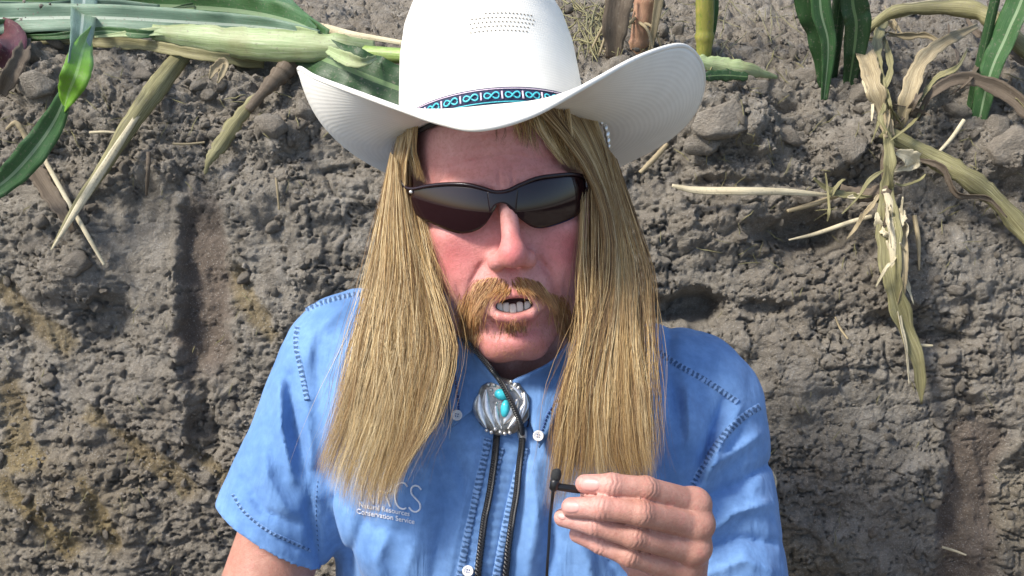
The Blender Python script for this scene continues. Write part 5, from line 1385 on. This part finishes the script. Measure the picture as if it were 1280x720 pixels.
ribbon("husk_leaf", B([(876, 96, 5, 16), (905, 94, 8, 18), (935, 96, 4, 16)]), M_DKGRN, g, -.2, ragged=.3, seed=39)
# the dead plant hanging over the bank, right
g = plant("dead_corn_plant", 1110, 160, "withered corn plant with tangled tan leaves hanging down the right of the bank", "dead corn plant")
stem("stalk", B([(1300, 78, 11, 60), (1262, 44, 11, 66), (1222, 14, 10, 70), (1165, 10, 8, 72), (1115, 16, 7, 66), (1084, 38, 5, 56)]), M_DRYG, g, rough=.2, seed=5)
ribbon("dry_leaf", B([(1066, 30, 4, 60), (1080, 66, 12, 60), (1092, 104, 11, 50), (1104, 140, 9, 40), (1112, 172, 7, 30)]), M_DRY, g, .4, [0, 20, -25, 10], ragged=.35, seed=41)
ribbon("dry_leaf", B([(1108, 20, 5, 58), (1096, 52, 6, 52), (1100, 100, 6, 44), (1112, 160, 6, 32)]), M_DRYG, g, .4, [20, -10], ragged=.3, seed=42)
ribbon("dry_leaf", B([(1222, 32, 3, 50), (1176, 56, 8, 50), (1150, 82, 10, 46), (1136, 120, 10, 40), (1122, 160, 6, 28)]), M_DRY, g, .4, [0, -20, 15], ragged=.3, seed=43)
ribbon("dry_leaf", B([(1300, 148, 10, 34), (1252, 112, 9, 40), (1204, 98, 7, 44), (1166, 116, 5, 40), (1146, 150, 3, 26)]), M_BROWN, g, .4, [10, -10], ragged=.3, seed=44)
ribbon("dry_leaf", B([(1076, 34, 3, 64), (1120, 16, 7, 74), (1180, 4, 6, 78), (1230, 12, 4, 76)]), M_STRAW2, g, .3, ragged=.3, seed=45)
ribbon("dry_leaf", B([(1104, 164, 9, 30), (1160, 194, 11, 34), (1210, 222, 12, 34), (1252, 256, 12, 30), (1300, 312, 10, 24)]), M_DRYG, g, -.5, [0, 10], ragged=.22, seed=46)
ribbon("dry_leaf", B([(1108, 158, 6, 34), (1112, 200, 7, 38), (1108, 238, 9, 36), (1112, 290, 13, 30), (1116, 350, 12, 26), (1132, 410, 12, 22), (1148, 455, 9, 20), (1152, 505, 1, 14)]), M_DRYG, g, .35, [0, 15, -20, 20, -10], ragged=.35, seed=47)
ribbon("dry_leaf", B([(1106, 236, 3, 42), (1116, 270, 5, 40), (1118, 330, 5, 34), (1134, 400, 4, 28), (1146, 470, 1.5, 22)]), M_STRAW2, g, -.3, [10, -20], ragged=.3, seed=48)
ribbon("dry_leaf", B([(1050, 236, 6, 26), (1080, 244, 9, 30), (1108, 240, 9, 40), (1128, 238, 3, 34)]), M_BROWN, g, -.4, ragged=.3, seed=49)
ribbon("dry_leaf", B([(1120, 190, 3, 34), (1136, 196, 10, 36), (1142, 206, 6, 30), (1118, 214, 2, 26)]), M_STRAW2, g, .4, ragged=.3, seed=50)
ribbon("dry_leaf", B([(1118, 262, 3, 40), (1126, 270, 7, 42), (1122, 288, 4, 38)]), M_STRAW2, g, .3, ragged=.3, seed=51)
rs3 = np.random.RandomState(15)
for k, (p0, p1, w0) in enumerate((((1080, 40), (1106, 168), 3), ((1072, 60), (1096, 150), 2.5), ((1098, 30), (1116, 150), 3), ((1104, 170), (1106, 300), 3), ((1120, 240), (1130, 400), 3.5), ((1110, 300), (1142, 480), 2.5), ((1140, 140), (1210, 60), 3), ((1126, 160), (1160, 90), 3), ((1180, 60), (1090, 30), 3), ((1060, 250), (1120, 236), 4), ((1016, 226), (1090, 246), 4), ((1150, 190), (1260, 270), 4), ((1100, 240), (1060, 300), 3), ((1092, 268), (1112, 300), 4), ((1250, 110), (1290, 140), 3), ((1200, 20), (1300, 90), 4))):
    a0, a1 = np.array(p0, float), np.array(p1, float); L_ = np.linalg.norm(a1 - a0); nn_ = np.array([-(a1 - a0)[1], (a1 - a0)[0]]) / L_
    pts = [(*(a0 + (a1 - a0) * s_ + nn_ * rs3.normal(0, L_ * .045)), w0 * q_, rs3.uniform(30, 54) if min(p0[1], p1[1]) < 170 else rs3.uniform(24, 42)) for s_, q_ in ((0, .4), (.25, 1), (.5, 1.2), (.75, .9), (1, .25))]
    ribbon("shred", B(pts), (M_DRY, M_STRAW2, M_DRYG, M_BROWN)[k % 4], g, .4, [0, rs3.uniform(-60, 60), rs3.uniform(-60, 60)], ragged=.4, seed=60 + k)
for k in range(26):
    cx_, cy_, sx_, sy_ = ((1100, 36, 34, 22), (1095, 240, 40, 14), (1118, 150, 20, 40), (1200, 60, 60, 40), (1118, 290, 14, 50))[k % 5]
    x_, y_ = cx_ + rs3.normal(0, sx_ * .6), cy_ + rs3.normal(0, sy_ * .6); an_ = rs3.uniform(0, 6.28) if k % 5 < 2 else rs3.normal(1.4, .5); L_ = rs3.uniform(22, 80)
    pts = [(x_ + math.cos(an_) * L_ * (s_ - .5) + rs3.normal(0, 4), y_ + math.sin(an_) * L_ * (s_ - .5) + rs3.normal(0, 4), q_ * rs3.uniform(1.2, 3.2), rs3.uniform(24, 60)) for s_, q_ in ((0, .4), (.3, 1), (.6, 1.1), (1, .25))]
    ribbon("shred", B(pts), (M_DRY, M_DRYG, M_DRYG, M_BROWN, M_STRAW2)[k % 5], g, .4, [0, rs3.uniform(-70, 70), rs3.uniform(-70, 70)], n=30, ragged=.4, seed=120 + k, across=5)
dry("straw", [(840, 232, 2), (872, 238, 4.5), (930, 239, 5), (985, 240, 4), (1048, 245, 1.5)], M_STRAW2, "long pale level straw lying right of the man's hair", "straw", 20, fold=-.4, seed=52)
dry("straw", [(984, 264, 2.6), (1020, 254, 3.2), (1058, 240, 3)], M_DRY, "short tan straw slanting up to the dead plant, below the long level straw", "straw", 16, 'stem')
dry("straw", [(986, 300, 1), (1020, 292, 2.4), (1062, 278, 3), (1090, 270, 2.6)], M_STRAW2, "pale straw slanting up right below the long level straw", "straw", 20, 'stem')
dry("straw", [(1205, 150, 2.6), (1190, 172, 2.6), (1172, 192, 2)], M_STRAW2, "short white straw leaning behind the thick drooping dead leaf", "straw", 22, 'stem')
dry("straw", [(1143, 270, 3), (1148, 300, 2.8), (1149, 338, 1.2)], M_DRY, "small tan straw hanging beside the dead plant", "straw", 8, 'stem')
dry("straw", [(1178, 684, 1.6), (1192, 688, 1.8), (1208, 694, 1.2)], M_STRAW2, "tiny white straw low on the brown smear at right", "straw", 5, 'stem', sides=6)
dry("straw", [(1148, 431, 2), (1158, 432, 2.2), (1166, 432, 1.4)], M_STRAW2, "tiny white straw near the lower end of the dead plant", "straw", 8, 'stem', sides=6)
dry("root", [(834, 180, 3), (818, 198, 3.6), (800, 216, 2.6)], M_DRY, "pale root poking out under the right hat brim", "root", 12, 'stem', rough=.2)
dry("root", [(1044, 396, 1), (1050, 410, 1.6), (1060, 424, 1.3)], M_DRY, "fine pale root in the middle of the bank right of the shoulder", "root", 6, 'stem', sides=6)
dry("root", [(966, 590, 1.3), (970, 602, 1.5), (967, 618, 1.2)], M_STRAW2, "fine white root at the edge of the right sleeve", "root", 6, 'stem', sides=6)
# fine roots and chaff nobody could count
rs2 = np.random.RandomState(8); mb = MB()
def fleck(px, py, L, an, r_):
    q = []
    for k in range(5):
        x, y = px + math.cos(an) * L * (k / 4 - .5) + rs2.normal(0, L * .025), py + math.sin(an) * L * (k / 4 - .5) + rs2.normal(0, L * .025)
        q.append(P(x, y, bank_d(x, y, 1) - 2 - r_))
    v, f, uv_ = tube(catmull(q, 9), np.interp(np.linspace(0, 1, 9), [0, .5, 1], [.5, 1, .4]) * r_, 5); mb.add(v, f, uv_)
for k in range(70): fleck(rs2.uniform(700, 780), rs2.uniform(4, 62), rs2.uniform(20, 55), rs2.uniform(0, 3.14), rs2.uniform(.6, 1.7))
for k in range(60): fleck(rs2.uniform(700, 1060), rs2.uniform(0, 90), rs2.uniform(14, 50), rs2.uniform(0, 3.14), rs2.uniform(.4, 1.0))
for k in range(60): fleck(rs2.uniform(-10, 460), rs2.uniform(40, 180), rs2.uniform(10, 36), rs2.uniform(0, 3.14), rs2.uniform(.3, .8))
for k in range(90): fleck(rs2.uniform(800, 1290), rs2.uniform(90, 340), rs2.uniform(8, 34), rs2.uniform(0, 3.14), rs2.uniform(.3, .8))
for k in range(90): fleck(rs2.choice([rs2.uniform(-10, 420), rs2.uniform(880, 1290)]), rs2.uniform(200, 720), rs2.uniform(6, 24), rs2.uniform(.8, 2.4), rs2.uniform(.3, .7))
o = mb.build("chaff", M_DRYG, bank); o['kind'] = 'stuff'
